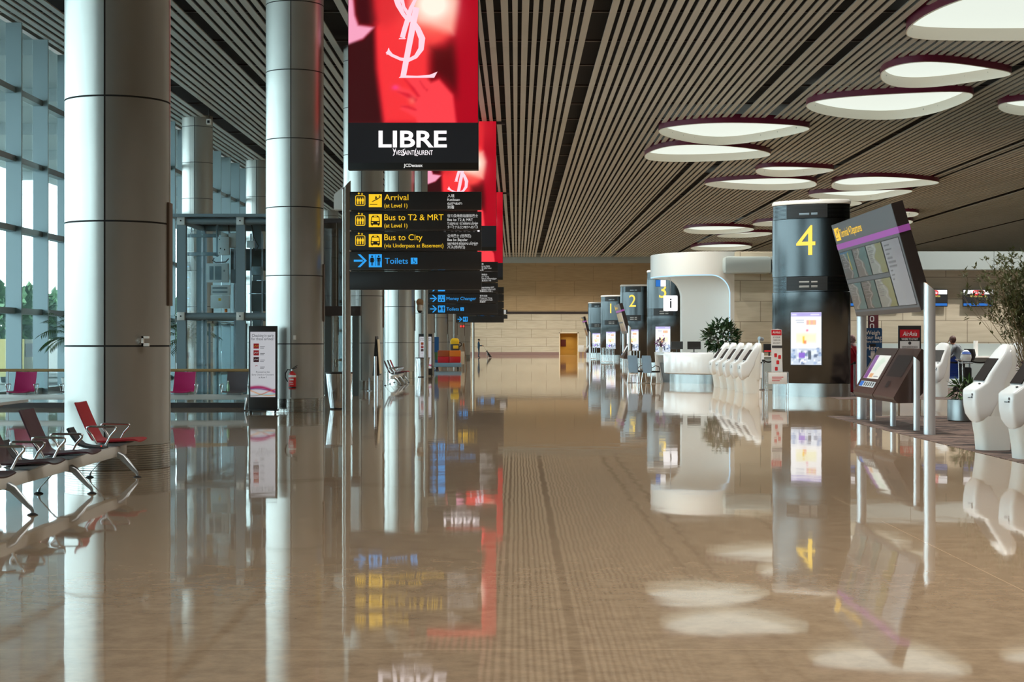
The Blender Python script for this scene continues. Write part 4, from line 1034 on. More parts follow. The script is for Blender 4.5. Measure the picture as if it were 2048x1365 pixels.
def make_pillar(label, loc, number):
    t = thing('oval_pillar', label, 'pillar', loc, -OPH, 'oval check-in row pillars')
    oloft([(.0, .0), (.0, .385)]).build('base', 'pillar_base', t, smooth=60)
    b = oloft([(.02, .386), (.0, .40), (.0, 3.02)]).build('lower_body', 'check_steel', t, smooth=60)
    pr = []
    for z0, n in ((3.03, 11),):
        for i in range(n): pr += [(.03, z0 + .04 * i), (.012, z0 + .04 * i + .006), (.012, z0 + .04 * i + .03), (.03, z0 + .04 * i + .036)]
    oloft(pr).build('vent_band', 'check_steel', t, smooth=60)
    oloft([(.0, 3.475), (.0, 5.13)]).build('upper_body', 'check_steel', t, smooth=60)
    pr = []
    for i in range(11): pr += [(.03, 5.14 + .037 * i), (.012, 5.14 + .037 * i + .006), (.012, 5.14 + .037 * i + .028), (.03, 5.14 + .037 * i + .034)]
    oloft(pr).build('vent_band', 'check_steel', t, smooth=60)
    oloft([(.01, 5.55), (-.01, 5.56), (-.01, 5.63), (.05, 5.68)]).build('cap', 'cap_white', t, smooth=60)
    for z0, z1 in ((3.06, 3.46), (5.15, 5.54)):
        mb = arc_patch(MB(), -.60, .62, z0, z1, .004); v = mb.build('vent_grille', 'vent', t)
        mb = MB()
        for i in range(9): arc_patch(mb, -.60, .62, z0 + .02 + i * .042, z0 + .032 + i * .042, .014)
        mb.build('louvre', 'black', v)
        mb = MB()
        for i, (a, b_) in enumerate(((-.2, .1), (.16, .34))):
            for j in range(2 if z0 < 4 else 1): arc_patch(mb, a, b_, z0 + .09 + .13 * j, z0 + .145 + .13 * j, .009, 4)
        mb.build('flap_gap', 'cap_white' if z0 < 4 else 'alu', v)
    arc_patch(MB(), -.48, .48, .90, 2.46, .008).build('screen_frame', 'black', t)
    grid_picture('screen', 'screen_picture', t, 40, 70, lambda u, v: oval_face(-.455 + .91 * u, .925 + 1.51 * v, .018), pillar_screen)
    if number: MB().text(number, 1.24, lambda u, v: Vector((u, -OB - .012, 4.08 + v)), align='CENTER').build('number', 'number_glow', t, smooth=0)
    return t
PXX = 8.55
make_pillar('nearest dark steel oval pillar with a large yellow number 4', (PXX, 46.45, 0), '4')
make_pillar('oval pillar with yellow number 3, seen through the opening of the white pod', (PXX, 91.5, 0), '3')
make_pillar('dark steel oval pillar with yellow number 2 left of the white pod', (PXX, 115.2, 0), '2')
make_pillar('distant dark oval pillar with yellow number 1', (PXX, 141.8, 0), '1')
make_pillar('farthest small oval pillar without a number', (PXX, 167.4, 0), None)

# ================================================================ INFORMATION POD, DESK
EX, EY, EA, EB = 7.65, 63.5, 2.32, 3.0
def ept(th, z, k=0): return Vector((EX + (EA - k) * math.cos(th), EY + (EB - k) * math.sin(th), z))
t = thing('information_pod', 'white curved information pod with a large rounded opening', 'pod', (0, 0, 0))
TH0, TH1, ZB, RR, ZT = math.radians(112), math.radians(281), 4.13, .75, 5.0
def zlow(th):
    if th <= TH0 or th >= TH1: return 0.0
    sp = math.hypot(EA * math.sin(th), EB * math.cos(th)); d = min(th - TH0, TH1 - th) * sp
    r = RR
    return ZB if d >= r else ZB - r + math.sqrt(max(0, r * r - (r - d) ** 2))
ths = [TH1 + (2 * PI - (TH1 - TH0)) * i / 40 for i in range(41)]                       # the solid back, from TH1 round to TH0 + 2pi
cut = [TH0 + 1e-4] + [TH0 + .30 * (i / 14) ** 2 for i in range(1, 15)] + [TH0 + .30 + (TH1 - TH0 - .60) * i / 40 for i in range(1, 40)] + [TH1 - .30 * (i / 14) ** 2 for i in range(14, 0, -1)] + [TH1 - 1e-4]
def shell_strip(angs, fl, name, m):
    mb = MB(); K = .16
    R = [[mb.bm.verts.new(ept(a, fl(a), k)) for a in angs] for k in (0, K)]; T = [[mb.bm.verts.new(ept(a, ZT, k)) for a in angs] for k in (0, K)]
    mb.bridge(R[0], T[0], False); mb.bridge(R[1], T[1], False); mb.bridge(R[0], R[1], False); mb.bridge(T[0], T[1], False)
    return mb.build(name, m, t, smooth=50)
shell_strip(ths, lambda a: 0.0, 'back_wall', 'white'); shell_strip(cut, lambda a: zlow(a) if TH0 + 1e-3 < a < TH1 - 1e-3 else .9, 'canopy_band', 'white')
mb = MB(); mb.face(mb.ring([ept(2 * PI * i / 64, ZT - .05, .1) for i in range(64)])); mb.build('roof', 'white', t)
mb = MB(); pts = [ept(TH1, z, .03) for z in (1.2, 2.2, 3.3)] + [ept(a, zlow(a) - .012, .03) for a in reversed(cut[1:-1]) if a > math.radians(176)]
mb.tube(pts, .028, 6); mb.build('edge_light', 'strip_blue', t, smooth=50)
# the desk follows the pod's curve
t = thing('information_desk', 'white curved information desk with a steel plinth in the pod opening', 'desk', (0, 0, 0))
def dpt(th, k, z): return Vector((EX + (2.15 - k) * math.cos(th), EY + (3.42 - k) * math.sin(th), z))
def dstrip(a0, a1, prof, name, m, par, n=36, ends=0):
    return MB().loft([[dpt(a0 + (a1 - a0) * i / n, k, z) for k, z in prof] for i in range(n + 1)]).build(name, m, par, smooth=50)
A0, A1 = math.radians(207), math.radians(279.5)
dstrip(A0, A1, [(.10, .34), (-.02, .38), (-.06, 1.10), (-.02, 1.17), (.55, 1.17), (.55, 1.12), (.08, 1.10), (.2, .36)], 'counter_front', 'white_gloss', t)
dstrip(A0 + .05, A1, [(.16, .0), (.16, .34), (.5, .34), (.5, 0)], 'plinth', 'pillar_base', t)
B0, B1 = math.radians(140), math.radians(182)
dstrip(B0, B1, [(.06, .0), (.0, 1.17), (.5, 1.17), (.5, .0)], 'counter_return', 'white_gloss', t)
dstrip(B0 + .1, B1 - .1, [(.501, .50), (.501, 1.13), (.53, 1.13), (.53, .50)], 'desk_front_recess', 'desk_brown', t)
dstrip(math.radians(184), math.radians(206), [(.3, 0), (.15, .75), (.8, .75), (.8, 0)], 'knee_panel', 'black', t)
dstrip(math.radians(182), math.radians(207), [(.05, 1.06), (.05, 1.10), (.7, 1.10), (.7, 1.06)], 'worktop', 'white_gloss', t)
def monitor(label, loc, rz):
    t = thing('monitor', label, 'monitor', loc, rz, 'monitors on the information desk')
    MB().box(-.12, .12, -.08, .08, 0, .015).build('stand_base', 'black', t); MB().box(-.02, .02, .0, .03, .015, .14).build('stand_neck', 'black', t)
    MB().box(-.26, .26, -.02, .015, .12, .42, .006).build('display', 'black', t); return t
monitor('black monitor on the white information desk, left one', dpt(math.radians(216), .35, 1.171), .5)
monitor('black monitor on the white information desk, right one', dpt(math.radians(240), .35, 1.171), .15)
bush('flower_arrangement', 'small flower arrangement on the left end of the information desk', dpt(math.radians(172), .25, 1.171), .18, .3, .22, 'flower', 70, .12, .03, [(.06, 0), (.08, .2), (.07, .2), (.01, .16)], 'white', 31, 'flowers')
t = thing('information_sign', 'glowing white square information sign with a small letter i', 'sign', (PX(1341, 65.2), 65.2, PZ(607, 65.2)))
MB().box(-.29, .29, -.07, .07, -.32, .32, .05).build('light_box', 'screen_white', t)
mb = MB(); mb.disc(0, .155, .036, lambda u, v: Vector((u, -.074, v))); mb.rect(-.032, .032, -.19, .09, lambda u, v: Vector((u, -.074, v))); mb.build('letter', 'ink', t)
MB().box(-.015, .015, -.015, .015, .32, PZ(557, 65.2) - PZ(607, 65.2) + .1).build('hanger', 'silver', t)
t = thing('hanging_display', 'small blue and white display hanging under the pod canopy', 'display', (PX(1320, 64), 64.0, PZ(567, 64)))
MB().box(-.18, .24, -.03, .03, -.14, .14).build('frame', 'black', t); MB().rect(-.17, .02, -.13, .13, lambda u, v: Vector((u, -.032, v))).build('blue_half', 'screen_blue', t); MB().rect(.02, .23, -.13, .13, lambda u, v: Vector((u, -.032, v))).build('white_half', 'screen_white', t)
MB().box(-.01, .01, -.01, .01, .14, .45).build('hanger', 'silver', t)
# chairs at the desk
def desk_chair(label, loc, rz):
    t = thing('visitor_chair', label, 'chair', loc, rz, 'chairs at the information desk')
    MB().loft([[(x + dx, y, z) for x, y in rr_pts(-.025, .025, -w_, w_, .02, 3)] for z, dx, w_ in ((.40, -.22, .2), (.62, -.25, .235), (.74, -.25, .215), (.95, -.285, .235), (1.06, -.30, .2))]).build('backrest', 'chair_blue', t)
    MB().loft([[(x, y, z) for x, y in rr_pts(-.22, .26, -.23, .23, .06, 3)] for z in (.42, .48)]).build('seat', 'cloth_black', t)
    for s_ in (-.245, .245):
        MB().tube([(-.24, s_, .60), (-.05, s_, .68), (.15, s_, .64), (.2, s_, .45)], .016, 8).build('armrest', 'black', t)
        MB().tube([(.2, s_, .44), (.26, s_, .014), (-.3, s_, .014), (-.22, s_, .42)], .014, 8).build('leg', 'bright_steel', t)
    return t
c0 = desk_chair('grey-blue visitor chair nearest to the white information desk', (5.10, 60.45, 0), .75)
desk_chair('grey-blue visitor chair farther from the information desk, left one', (4.62, 61.3, 0), .85)

# ================================================================ SELF-SERVICE KIOSKS
def make_kiosk(label, loc, rz=0, group='white self-service kiosks'):
    t = thing('check_in_kiosk', label, 'kiosk', loc, rz, group)
    def sec(x0, x1, w_, z, e=6.5, n=40, zt=0):
        o = []
        for i in range(n):
            a = 2 * PI * i / n; c, s_ = math.cos(a), math.sin(a)
            X = abs(c) ** (2 / e) * (1 if c >= 0 else -1); Y_ = abs(s_) ** (2 / e) * (1 if s_ >= 0 else -1)
            o.append(((x0 + x1) / 2 + X * (x1 - x0) / 2, Y_ * w_ / 2, z + zt * X))
        return o
    MB().loft([sec(0, .47, .40, 0, 3), sec(-.02, .475, .40, .2, 3), sec(-.055, .48, .40, .40, 3.2), sec(-.06, .48, .40, .5, 3.2)]).build('pedestal', 'white_warm', t, smooth=50)
    MB().loft([sec(.10, .485, .38, .42), sec(.10, .49, .43, .6), sec(.10, .50, .44, .9), sec(.16, .51, .44, 1.1), sec(.27, .53, .43, 1.3), sec(.37, .545, .38, 1.44, 3), sec(.42, .54, .28, 1.51, 2.6), sec(.45, .52, .14, 1.545, 2.4)]).build('rear_body', 'white_warm', t, smooth=50)
    MB().loft([sec(-.055, .02, .20, .40, 2.6), sec(-.085, .06, .34, .44, 3), sec(-.125, .14, .42, .53), sec(-.15, .22, .455, .66), sec(-.158, .30, .465, .80), sec(-.155, .34, .465, .875), sec(-.13, .35, .465, .905), sec(.0, .36, .465, .985, 5), sec(.08, .40, .46, 1.11), sec(.185, .46, .455, 1.26), sec(.265, .48, .43, 1.38, 3.6), sec(.325, .49, .36, 1.465, 3), sec(.375, .49, .24, 1.53, 2.5), sec(.40, .47, .12, 1.555, 2.3)]).build('front_shell', 'white_gloss', t, smooth=50)
    sl = lambda u, v: Vector((.012 + .25 * v - .012, u, 1.0 + .345 * v))
    MB().prism([(-.165, .05), (.165, .05), (.165, .98), (-.165, .98)], lambda u, v, w_: sl(u, v) + Vector((-.03 * w_, 0, .02 * w_)), -.2, .25).build('screen', 'black', t, smooth=0)
    MB().box(-.165, -.156, -.10, -.02, .765, .777).build('card_slot', 'black', t)
    mb = MB(); mb.box(-.168, -.158, -.165, -.145, .80, .835); mb.box(-.166, -.157, -.155, -.13, .765, .79); mb.build('reader_symbol', 'ink', t)
    MB().ell((-.03, -.12, .975), (.02, .02, .012), 10, 6).build('scanner_window', 'black', t)
    return t
KX = 6.62
kk = make_kiosk('nearest complete white kiosk at the right, on the carpet edge', (KX + .155, 23.5, .006))
kk.rotation_euler.z = .16
dup(kk, (KX + .155, 21.75, .006), .16, 'white kiosk cut by the right edge of the picture')
kn = ['closest of the row of five white kiosks before the information pod', 'second from the front in the row of five white kiosks', 'middle one in the row of five white kiosks', 'fourth from the front in the row of five white kiosks', 'farthest in the row of five white kiosks, against the desk']
for i in range(5): dup(kk, (KX + .36, 49.2 + 1.83 * i, 0), .1, kn[i])
dup(kk, (12.0, 45.9, .006), .75, 'white kiosk seen just right of the near tilted board post')
dup(kk, (13.9, 45.3, .006), .6, 'white kiosk half hidden behind the nearest right kiosk')

# ================================================================ TILTED DEPARTURE BOARDS
def flight_screen(seed):
    def fn(U, V):
        rn = np.random.RandomState(seed); base = [(96, 84, 78), (126, 116, 108), (170, 172, 160), (196, 198, 204)][seed % 4]
        img = np.ones(U.shape + (3,)) * np.array(base) / 255
        w1 = .55 + .12 * np.sin(V * 5 + seed) + .06 * np.sin(V * 13 + seed * 2)  # wavy edge: the ceiling's reflection on the glass, painted into the screen colours
        if seed % 4 != 3: img = lay(img, smooth01((U - w1) / .06) * .85, [(72, 124, 118), (90, 150, 142), (150, 146, 60), (70, 124, 122)][(seed * 3) % 4])
        img = lay(img, np.exp(-((U - w1 + .08 + .05 * np.sin(V * 21)) / .05) ** 2) * (.7 if seed % 4 != 3 else .2), (214, 214, 206))
        for k in range(9):
            v0 = .92 - k * .065; ln = rn.rand() * .4 + .1
            img = lay(img, pmask(U, V, [(.08, v0), (.08 + ln, v0), (.08 + ln, v0 + .02), (.08, v0 + .02)], .008) * .6, (60, 60, 64) if seed % 4 > 1 else (200, 200, 196))
        if seed == 0: img = lay(img, pmask(U, V, [(0, .93), (.7, .93), (.7, 1), (0, 1)], .01), (40, 110, 160)); img = lay(img, pmask(U, V, [(.62, .3), (.7, .3), (.66, .95), (.6, .95)], .02), (220, 200, 60))
        return img
    return fn
def make_departures(label, loc):
    """origin on the floor midway between the posts; the board faces -x and leans towards it; +y is far"""
    t = thing('departures_board', label, 'departures board', loc, 0, 'tilted departures boards on two posts')
    L0, L1 = -2.62, 2.62
    for y, zt in ((L0 - .08, 2.44), (L1 + .06, 2.1)):
        po = pole(MB(), .06, y, zt, .098, -.16).build('post', 'pole_white', t)
        MB().loft([[(.06 + r_ * math.cos(2 * PI * k / 24), y + r_ * math.sin(2 * PI * k / 24), zt + e_ + .16 * (.5 - math.cos(2 * PI * k / 24) / 2)) for k in range(24)] for r_, e_ in ((.094, .0), (.09, .006))]).build('slanted_cap', 'copper', po)
    b0, b1 = Vector((-.06, 0, 2.12)), Vector((-.575, 0, 3.96)); ax = b1 - b0; nrm = Vector((-ax.z, 0, ax.x)).normalized()
    Pm = lambda u, v, w_: b0 + ax * v + Vector((0, L1 - (L1 - L0) * u, 0)) + nrm * w_          # u from far to near
    MB().loft([[Pm(u, v, w_) for u, v, w_ in ((0, 0, 0), (0, 1, 0), (0, 1.0, -.2), (0, .10, -.22), (0, .02, -.14))], [Pm(u, v, w_) for u, v, w_ in ((1, 0, 0), (1, 1, 0), (1, 1.0, -.2), (1, .10, -.22), (1, .02, -.14))]]).build('housing', 'dark_metal', t, smooth=0)
    ff = lambda e: (lambda u, v: Pm(u, v, e))
    MB().rect(.004, .996, .035, .997, ff(.004)).build('face_panel', 'board_grey', t, smooth=0)
    MB().rect(.0, 1.0, -.01, .035, ff(.003)).build('lower_edge', 'console_brown', t, smooth=0)
    mb = MB(); mb.rect(0, 1, .725, .785, ff(.007)); mb.loft([[Pm(1.003, v, w_) for v, w_ in ((.725, .007), (.785, .007), (.785, -.2), (.725, -.2))], [Pm(1.0, v, w_) for v, w_ in ((.725, .007), (.785, .007), (.785, -.2), (.725, -.2))]]); mb.build('purple_band', 'purple_band', t, smooth=0)
    mb = MB(); mb.rect(.03, .115, .82, .955, ff(.007)); mb.build('pictogram', 'yellow_glow', t, smooth=0)
    mb = MB(); k = 5.24
    qx = lambda px, py: Pm(.03 + .085 * px / 26, .955 - .135 * py / 26, .010); pict_plane(mb, qx, 0, 0, 1); mb.build('symbol', 'black', t, smooth=0)
    MB().text('Terminal 4 Departures', .235, lambda u, v: Pm(.125 + u / k, .845 + v / ax.length, .008), bold=.004, fit=1.95).build('lettering', 'yellow_glow', t, smooth=0)
    cols = [(.02, .235), (.25, .465), (.48, .715)]
    n = 0
    for r_, (v0, v1) in enumerate(((.40, .69), (.065, .345))):
        for (u0, u1) in cols:
            MB().rect(u0 - .006, u1 + .006, v0 - .008, v1 + .008, ff(.007)).build('screen_surround', 'black', t, smooth=0)
            grid_picture('flight_screen', 'flight_screen', t, 30, 40, (lambda u0, u1, v0, v1: lambda u, v: Pm(u0 + (u1 - u0) * u, v0 + (v1 - v0) * v, .011))(u0, u1, v0, v1), flight_screen([0, 1, 2, 5, 4, 6][n])); n += 1
    MB().rect(.725, .975, .057, .698, ff(.007)).build('screen_surround', 'black', t, smooth=0)
    grid_picture('poster_screen', 'flight_screen', t, 30, 60, lambda u, v: Pm(.731 + .24 * u, .065 + .625 * v, .011), flight_screen(3))
    return t
def console_color(U, V):
    img = np.ones(U.shape + (3,)) * np.array([222, 226, 216]) / 255
    img = lay(img, pmask(U, V, [(0, 0), (.26, 0), (.26, 1), (0, 1)], .01), (112, 60, 130))
    img = lay(img, pmask(U, V, [(.3, .35), (.55, .3), (.7, .62), (.85, .75), (.6, .92), (.4, .7)], .06) * .6, (190, 214, 190))
    img = lay(img, pmask(U, V, [(.32, .05), (.55, .05), (.55, .22), (.32, .22)], .02), (210, 160, 110)); img = lay(img, pmask(U, V, [(.62, .08), (.9, .08), (.9, .12), (.62, .12)], .01), (120, 120, 130))
    return img
def make_console(label, loc):
    t = thing('information_console', label, 'console', loc, 0, 'slanted touch consoles under the departures boards')
    b0, b1 = Vector((-.22, 0, .555)), Vector((.30, 0, 1.46)); ax = b1 - b0; nrm = Vector((-ax.z, 0, ax.x)).normalized()
    def Pm(y, v, w_): return b0 + ax * v + Vector((0, y, 0)) + nrm * w_
    for i, (ya, yb) in enumerate(((1.75, .03), (-.03, -1.70))):
        MB().loft([[Pm(y, v, w_) for v, w_ in ((.03, 0), (1, 0), (1.0, -.10), (.35, -.42), (.12, -.36), (-.02, -.12), (0, -.03))] for y in (ya, yb)]).build('housing', 'console_brown', t, smooth=30)
        if i == 0:
            grid_picture('touch_screen', 'screen_picture', t, 30, 40, lambda u, v: Pm(1.55 - 1.30 * u, .34 + .50 * v, .006), console_color)
            mb = MB(); mb.rect(1.55, .25, .16, .28, lambda u, v: Pm(u, v, .005)); p = mb.build('instruction_strip', 'paper', t, smooth=0)
            MB().rect(1.53, 1.25, .17, .27, lambda u, v: Pm(u, v, .009)).build('logo_patch', 'screen_blue', p, smooth=0)
            mb = MB()
            for q in range(5): mb.rect(1.15 - .18 * q, 1.08 - .18 * q, .18, .26, lambda u, v: Pm(u, v, .009))
            mb.build('pictogram', 'ink', p, smooth=0)
        else:
            MB().rect(-.25, -1.45, .42, .86, lambda u, v: Pm(u, v, .006)).build('dark_screen', 'black', t, smooth=0)
            MB().rect(-.62, -.85, .20, .33, lambda u, v: Pm(u, v, .006)).build('card_slot', 'black', t, smooth=0)
    for y, zt, x in ((1.45, .75, .12), (-.45, .72, .08)): pole(MB(), x, y, zt, .055, 0).build('leg', 'pole_white', t)
    pole(MB(), .17, -1.86, 1.22, .058, -.1).build('leg', 'pole_white', t)
    return t
DB = make_departures('nearest tilted departures board on two white posts, at the right', (7.0, 30.05, .006))
CB = make_console('nearest slanted touch console with a lit screen, under the nearest departures board', (6.98, 30.45, .006))
for dy, a, b in ((72.6, 'second tilted departures board, in front of the pillars numbered 1 and 2', 'small distant touch console under the second departures board'),
                 (126.5, 'farthest tilted departures board, left of the last oval pillar', 'farthest touch console, under the farthest departures board')):
    dup(DB, (7.0, 30.05 + dy, 0), 0, a); dup(CB, (6.98, 30.45 + dy, 0), 0, b)

# ================================================================ TOTEMS, BINS, EXTINGUISHER
def totem_picture(U, V):
    img = np.ones(U.shape + (3,)) * np.array([222, 224, 230]) / 255
    for k, (c, col) in enumerate(((.13, (172, 28, 90)), (.10, (96, 60, 130)), (.075, (240, 150, 60)), (.05, (226, 90, 60)))):
        y = c + .03 * np.sin(U * 3.6 + k * 1.3) - .05 * (U - .2) * (1 if k % 2 == 0 else -1)
        img = lay(img, np.exp(-((V - y) / (.022 if k == 0 else .007)) ** 2) * .95, col)
    img = lay(img, np.exp(-((V - .02 - .03 * U) / .012) ** 2) * .5, (110, 200, 210))
    return img
def make_totem(label, loc, rz=0):
    t = thing('advert_totem', label, 'totem', loc, rz, 'black screen totems by the columns')
    MB().box(-.315, .315, -.07, .07, .075, 1.94, .01).build('housing', 'board_black', t)
    MB().box(-.34, .34, -.16, .16, .055, .08, .005).build('base_plate', 'black', t)
    for sx in (-.27, .27):
        for sy in (-.13, .13): MB().cyl((sx - .012, sy, .028), (sx + .012, sy, .028), .028, n=12).build('caster', 'black_rubber', t)
    w0, w1, z0, z1 = -.275, .275, .36, 1.81
    grid_picture('screen', 'totem_picture', t, 40, 90, lambda u, v: Vector((w0 + (w1 - w0) * u, -.072, z0 + (z1 - z0) * v)), totem_picture)
    g = lambda u, v: Vector((u, -.076, v))
    for st, x, z, s_, al, ft in (('Checking in early', 0, 1.70, .085, 'CENTER', .48), ('for these airlines?', 0, 1.625, .085, 'CENTER', .5), ('Proceed to the', 0, .90, .05, 'CENTER', .3), ('Early Check-in Counters', 0, .84, .05, 'CENTER', .48), ('at Row 7', 0, .78, .05, 'CENTER', .18)):
        MB().text(st, s_, lambda u, v, x=x, z=z: g(x + u, z + v), align=al, fit=ft).build('lettering', 'ink', t, smooth=0)
    for k in range(4):
        mb = MB()
        for j in range(2): mb.rect(-.06, .045 - .02 * j, 1.475 - .15 * k - .03 * j, 1.485 - .15 * k - .03 * j, g)
        mb.build('airline_name', 'ink', t, smooth=0)
    for k, m_ in enumerate(('ink_red', 'ink_red', 'maroon')):
        o = MB().rect(-.205, -.085, 1.435 - .15 * k, 1.55 - .15 * k, g).build('airline_logo', m_, t, smooth=0)
        mb = MB(); mb.stroke([(-.19, 1.48 - .15 * k), (-.16, 1.505 - .15 * k), (-.13, 1.485 - .15 * k), (-.10, 1.505 - .15 * k)], .014, lambda u, v: Vector((u, -.079, v))); mb.build('logo_mark', 'ink_white' if k else 'yellow', o, smooth=0)
    MB().stroke([(-.17, 1.045), (-.14, 1.06), (-.115, 1.05)], .012, g).build('airline_logo', 'ink_red', t, smooth=0)
    return t
T0 = make_totem('black totem with a white early check-in screen, beside the fire extinguisher column', (PX(526, 35.6), 35.62, 0), .06)
dup(T0, (-4.17, 73.3, 0), 0, 'distant black totem screen, half hidden behind the second sign pole')
t = thing('fire_extinguisher', 'red fire extinguisher hung on the front of the second silver column', 'fire extinguisher', (PX(583.5, 35.75), 35.83, PZ(779, 35.8)))
MB().lathe([(.005, .0), (.075, .0), (.085, .02), (.085, .31), (.07, .36), (.03, .385), (.022, .41)], 24).build('cylinder', 'red_paint', t)
MB().box(-.025, .025, -.025, .025, .405, .45, .006).build('valve', 'silver', t)
mb = MB(); mb.tube([(0, 0, .44), (.06, -.02, .47), (.11, -.02, .485)], .009, 6); mb.tube([(0, 0, .455), (.06, -.02, .50), (.12, -.02, .53)], .008, 6); mb.build('handle', 'black', t)
MB().tube([(-.02, 0, .43), (-.10, -.02, .44), (-.15, -.03, .36), (-.15, -.03, .27), (-.12, -.03, .20), (-.095, -.03, .17)], .013, 8).build('hose', 'black_rubber', t)
mb = MB(); mb.lathe([(.0862, .265), (.0862, .315)], 24); mb.build('label_band', 'ink_white', t); MB().lathe([(.0862, .02), (.0862, .055)], 24).build('lower_band', 'black', t)
mb = MB(); mb.rect(-.05, .04, .20, .235, lambda u, v: Vector((u, -.0875, v))); mb.rect(-.05, .03, .15, .165, lambda u, v: Vector((u, -.0875, v))); mb.rect(-.04, .04, .11, .12, lambda u, v: Vector((u, -.0875, v))); mb.build('label_text', 'ink_white', t)
MB().box(-.03, .03, .07, .14, .30, .34).build('hook', 'dark_metal', t)
def make_bin(label, loc, s_=1):
    t = thing('litter_bin', label, 'litter bin', loc, 0, 'tapered steel litter bins')
    MB().lathe([(.20 * s_, .025), (.215 * s_, .03), (.255 * s_, .30), (.295 * s_, .60), (.318 * s_, .84)], 40).build('body', 'bright_steel', t, smooth=60)
    MB().lathe([(.322 * s_, .835), (.33 * s_, .845), (.33 * s_, .865), (.30 * s_, .875), (.22 * s_, .86), (.01, .80)], 40).build('rim', 'black', t, smooth=60)
    MB().lathe([(.19 * s_, 0), (.205 * s_, .005), (.205 * s_, .024)], 32).build('foot', 'black_rubber', t)
    return t
b0 = make_bin('large tapered steel litter bin behind the pole of the nearest direction sign', (PX(677, 37.6), 37.75, 0))
dup(b0, (PX(845, 71.4), 71.4, 0), 0, 'far tapered steel litter bin beside the second sign pole')

# ================================================================ GLASS ENTRANCE, INFORMATION PANEL
t = thing('glass_entrance', 'dark glazed entrance portal with grey frames between the second and third columns', 'entrance', (0, 46.8, 0))
ex0, ex1 = PX(644, 46.8), PX(722, 46.8)
zt = PZ(446, 46.8); zh = PZ(632, 46.8)
for xx, ww in ((ex0, .1), (PX(657, 46.8), .18), (PX(712, 46.8), .18)): MB().box(xx - ww / 2, xx + ww / 2, -.1, .1, 0, zh if ww > .1 else zt).build('post', 'lift_dark', t)
MB().box(ex0, ex1, -.12, .12, zh, zh + .28).build('door_header', 'dark_metal', t); MB().box(ex0, ex1, -.12, 2.4, zt, zt + .12).build('roof', 'dark_metal', t)
xm = PX(673, 46.8)
for a, b in ((ex0 + .05, xm - .01), (xm + .01, ex1 - .05)): MB().box(a, b, -.03, -.015, zh + .28, zt).build('upper_glass', 'dark_glass', t)
for a, b in ((PX(665, 46.8), PX(688, 46.8)), (PX(689, 46.8), PX(708, 46.8))):
    d = MB().box(a, b, -.015, .0, .03, zh - .02).build('glass_door', 'lift_glass', t)
    mb = MB(); mb.box(a, a + .05, -.03, .02, .02, zh - .02); mb.box(b - .05, b, -.03, .02, .02, zh - .02); mb.build('door_rail', 'silver', d)
MB().box(ex0, ex0 + .015, .1, 2.3, .02, zt).build('side_glass', 'dark_glass', t)
t = thing('wall_loudspeaker', 'white wedge-shaped box mounted high on the left of the third column', 'loudspeaker', (PX(680, 52.5), 52.6, PZ(400, 52.5)))
MB().prism([(-.19, -.33), (.10, -.33), (.10, .42), (-.19, .16)], lambda u, v, w_: Vector((u, w_, v)), -.22, .22).build('housing', 'white', t)
MB().box(.10, .24, -.08, .08, -.30, .40).build('mount', 'dark_metal', t)

t = thing('directory_stand', 'slim black double-sided directory stand on posts, seen edge-on', 'directory stand', (PX(753.5, 51.42), 51.42, 0))
MB().prism([(-.012, 1.76), (.012, 1.76), (.10, .50), (-.10, .50)], lambda u, v, w_: Vector((u, w_, v)), -.42, .45).build('housing', 'black', t)
for y in (-.48, .52): pole(MB(), 0, y, 1.12, .045, .0).build('post', 'pole_white', t)
o = MB().loft([[(.115, y, .56), (.045, y, 1.66), (.06, y, 1.66), (.13, y, .56)] for y in (-.38, .4)]).build('directory_sheet', 'cream', t)
t = thing('directory_board', 'pale directory board standing just right of the slim black panel', 'directory board', (PX(759.5, 57), 57.0, 0))
MB().box(-.10, .10, -.02, .02, .5, 1.62, .005).build('sheet', 'cream', t); MB().box(-.02, .02, .02, .05, 0, 1.5).build('post', 'pole_white', t); MB().box(-.12, .12, -.12, .14, 0, .015).build('base', 'dark_metal', t)
t = thing('barrier_post', 'short steel barrier post left of the slim black panel', 'post', (PX(739.5, 51.5), 51.5, 0))
MB().lathe([(.09, 0), (.09, .01), (.03, .03), (.03, .38), (.04, .40), (.03, .42)], 16).build('post', 'alu', t)

# ================================================================ SMALL THINGS DEEP IN THE HALL
def lbx(name, label, cat, px0, px1, py0, py1, Y, d, m, bev=.02, group=None):
    o = MB().box(PX(px0, Y), PX(px1, Y), Y, Y + d, PZ(py1, Y), PZ(py0, Y), bev).build(name, m); return tag(o, label, cat, group)
YT = 92.0
t = thing('flat_trolley', 'low grey-blue flat trolley loaded with orange and red crates', 'trolley', (PX(895, YT), YT, 0))
MB().box(-.78, .80, -.5, .5, .13, .36, .03).build('platform', 'trolley_blue', t)
MB().tube([(-.74, -.3, .36), (-.78, -.3, .9), (-.78, .3, .9), (-.74, .3, .36)], .025, 8).build('handle', 'trolley_blue', t)
for sx in (-.6, .6):
    for sy in (-.38, .38): MB().cyl((sx - .03, sy, .065), (sx + .03, sy, .065), .065, n=14).build('wheel', 'black_rubber', t)
tag(MB().box(PX(876, YT), PX(898, YT), YT - .3, YT + .45, .72, 1.07, .02).build('crate', 'orange_dark'), 'dark orange crate, left one on the low trolley', 'crate', 'crates on the trolley')
tag(MB().box(PX(876, YT), PX(898, YT), YT - .3, YT + .45, .366, .715, .02).build('crate', 'wall_red'), 'red crate under the dark orange one on the low trolley', 'crate', 'crates on the trolley')
tag(MB().box(PX(899, YT), PX(921, YT), YT - .3, YT + .45, .72, 1.07, .02).build('crate', 'orange'), 'bright orange crate under the yellow cleaning machine', 'crate', 'crates on the trolley')
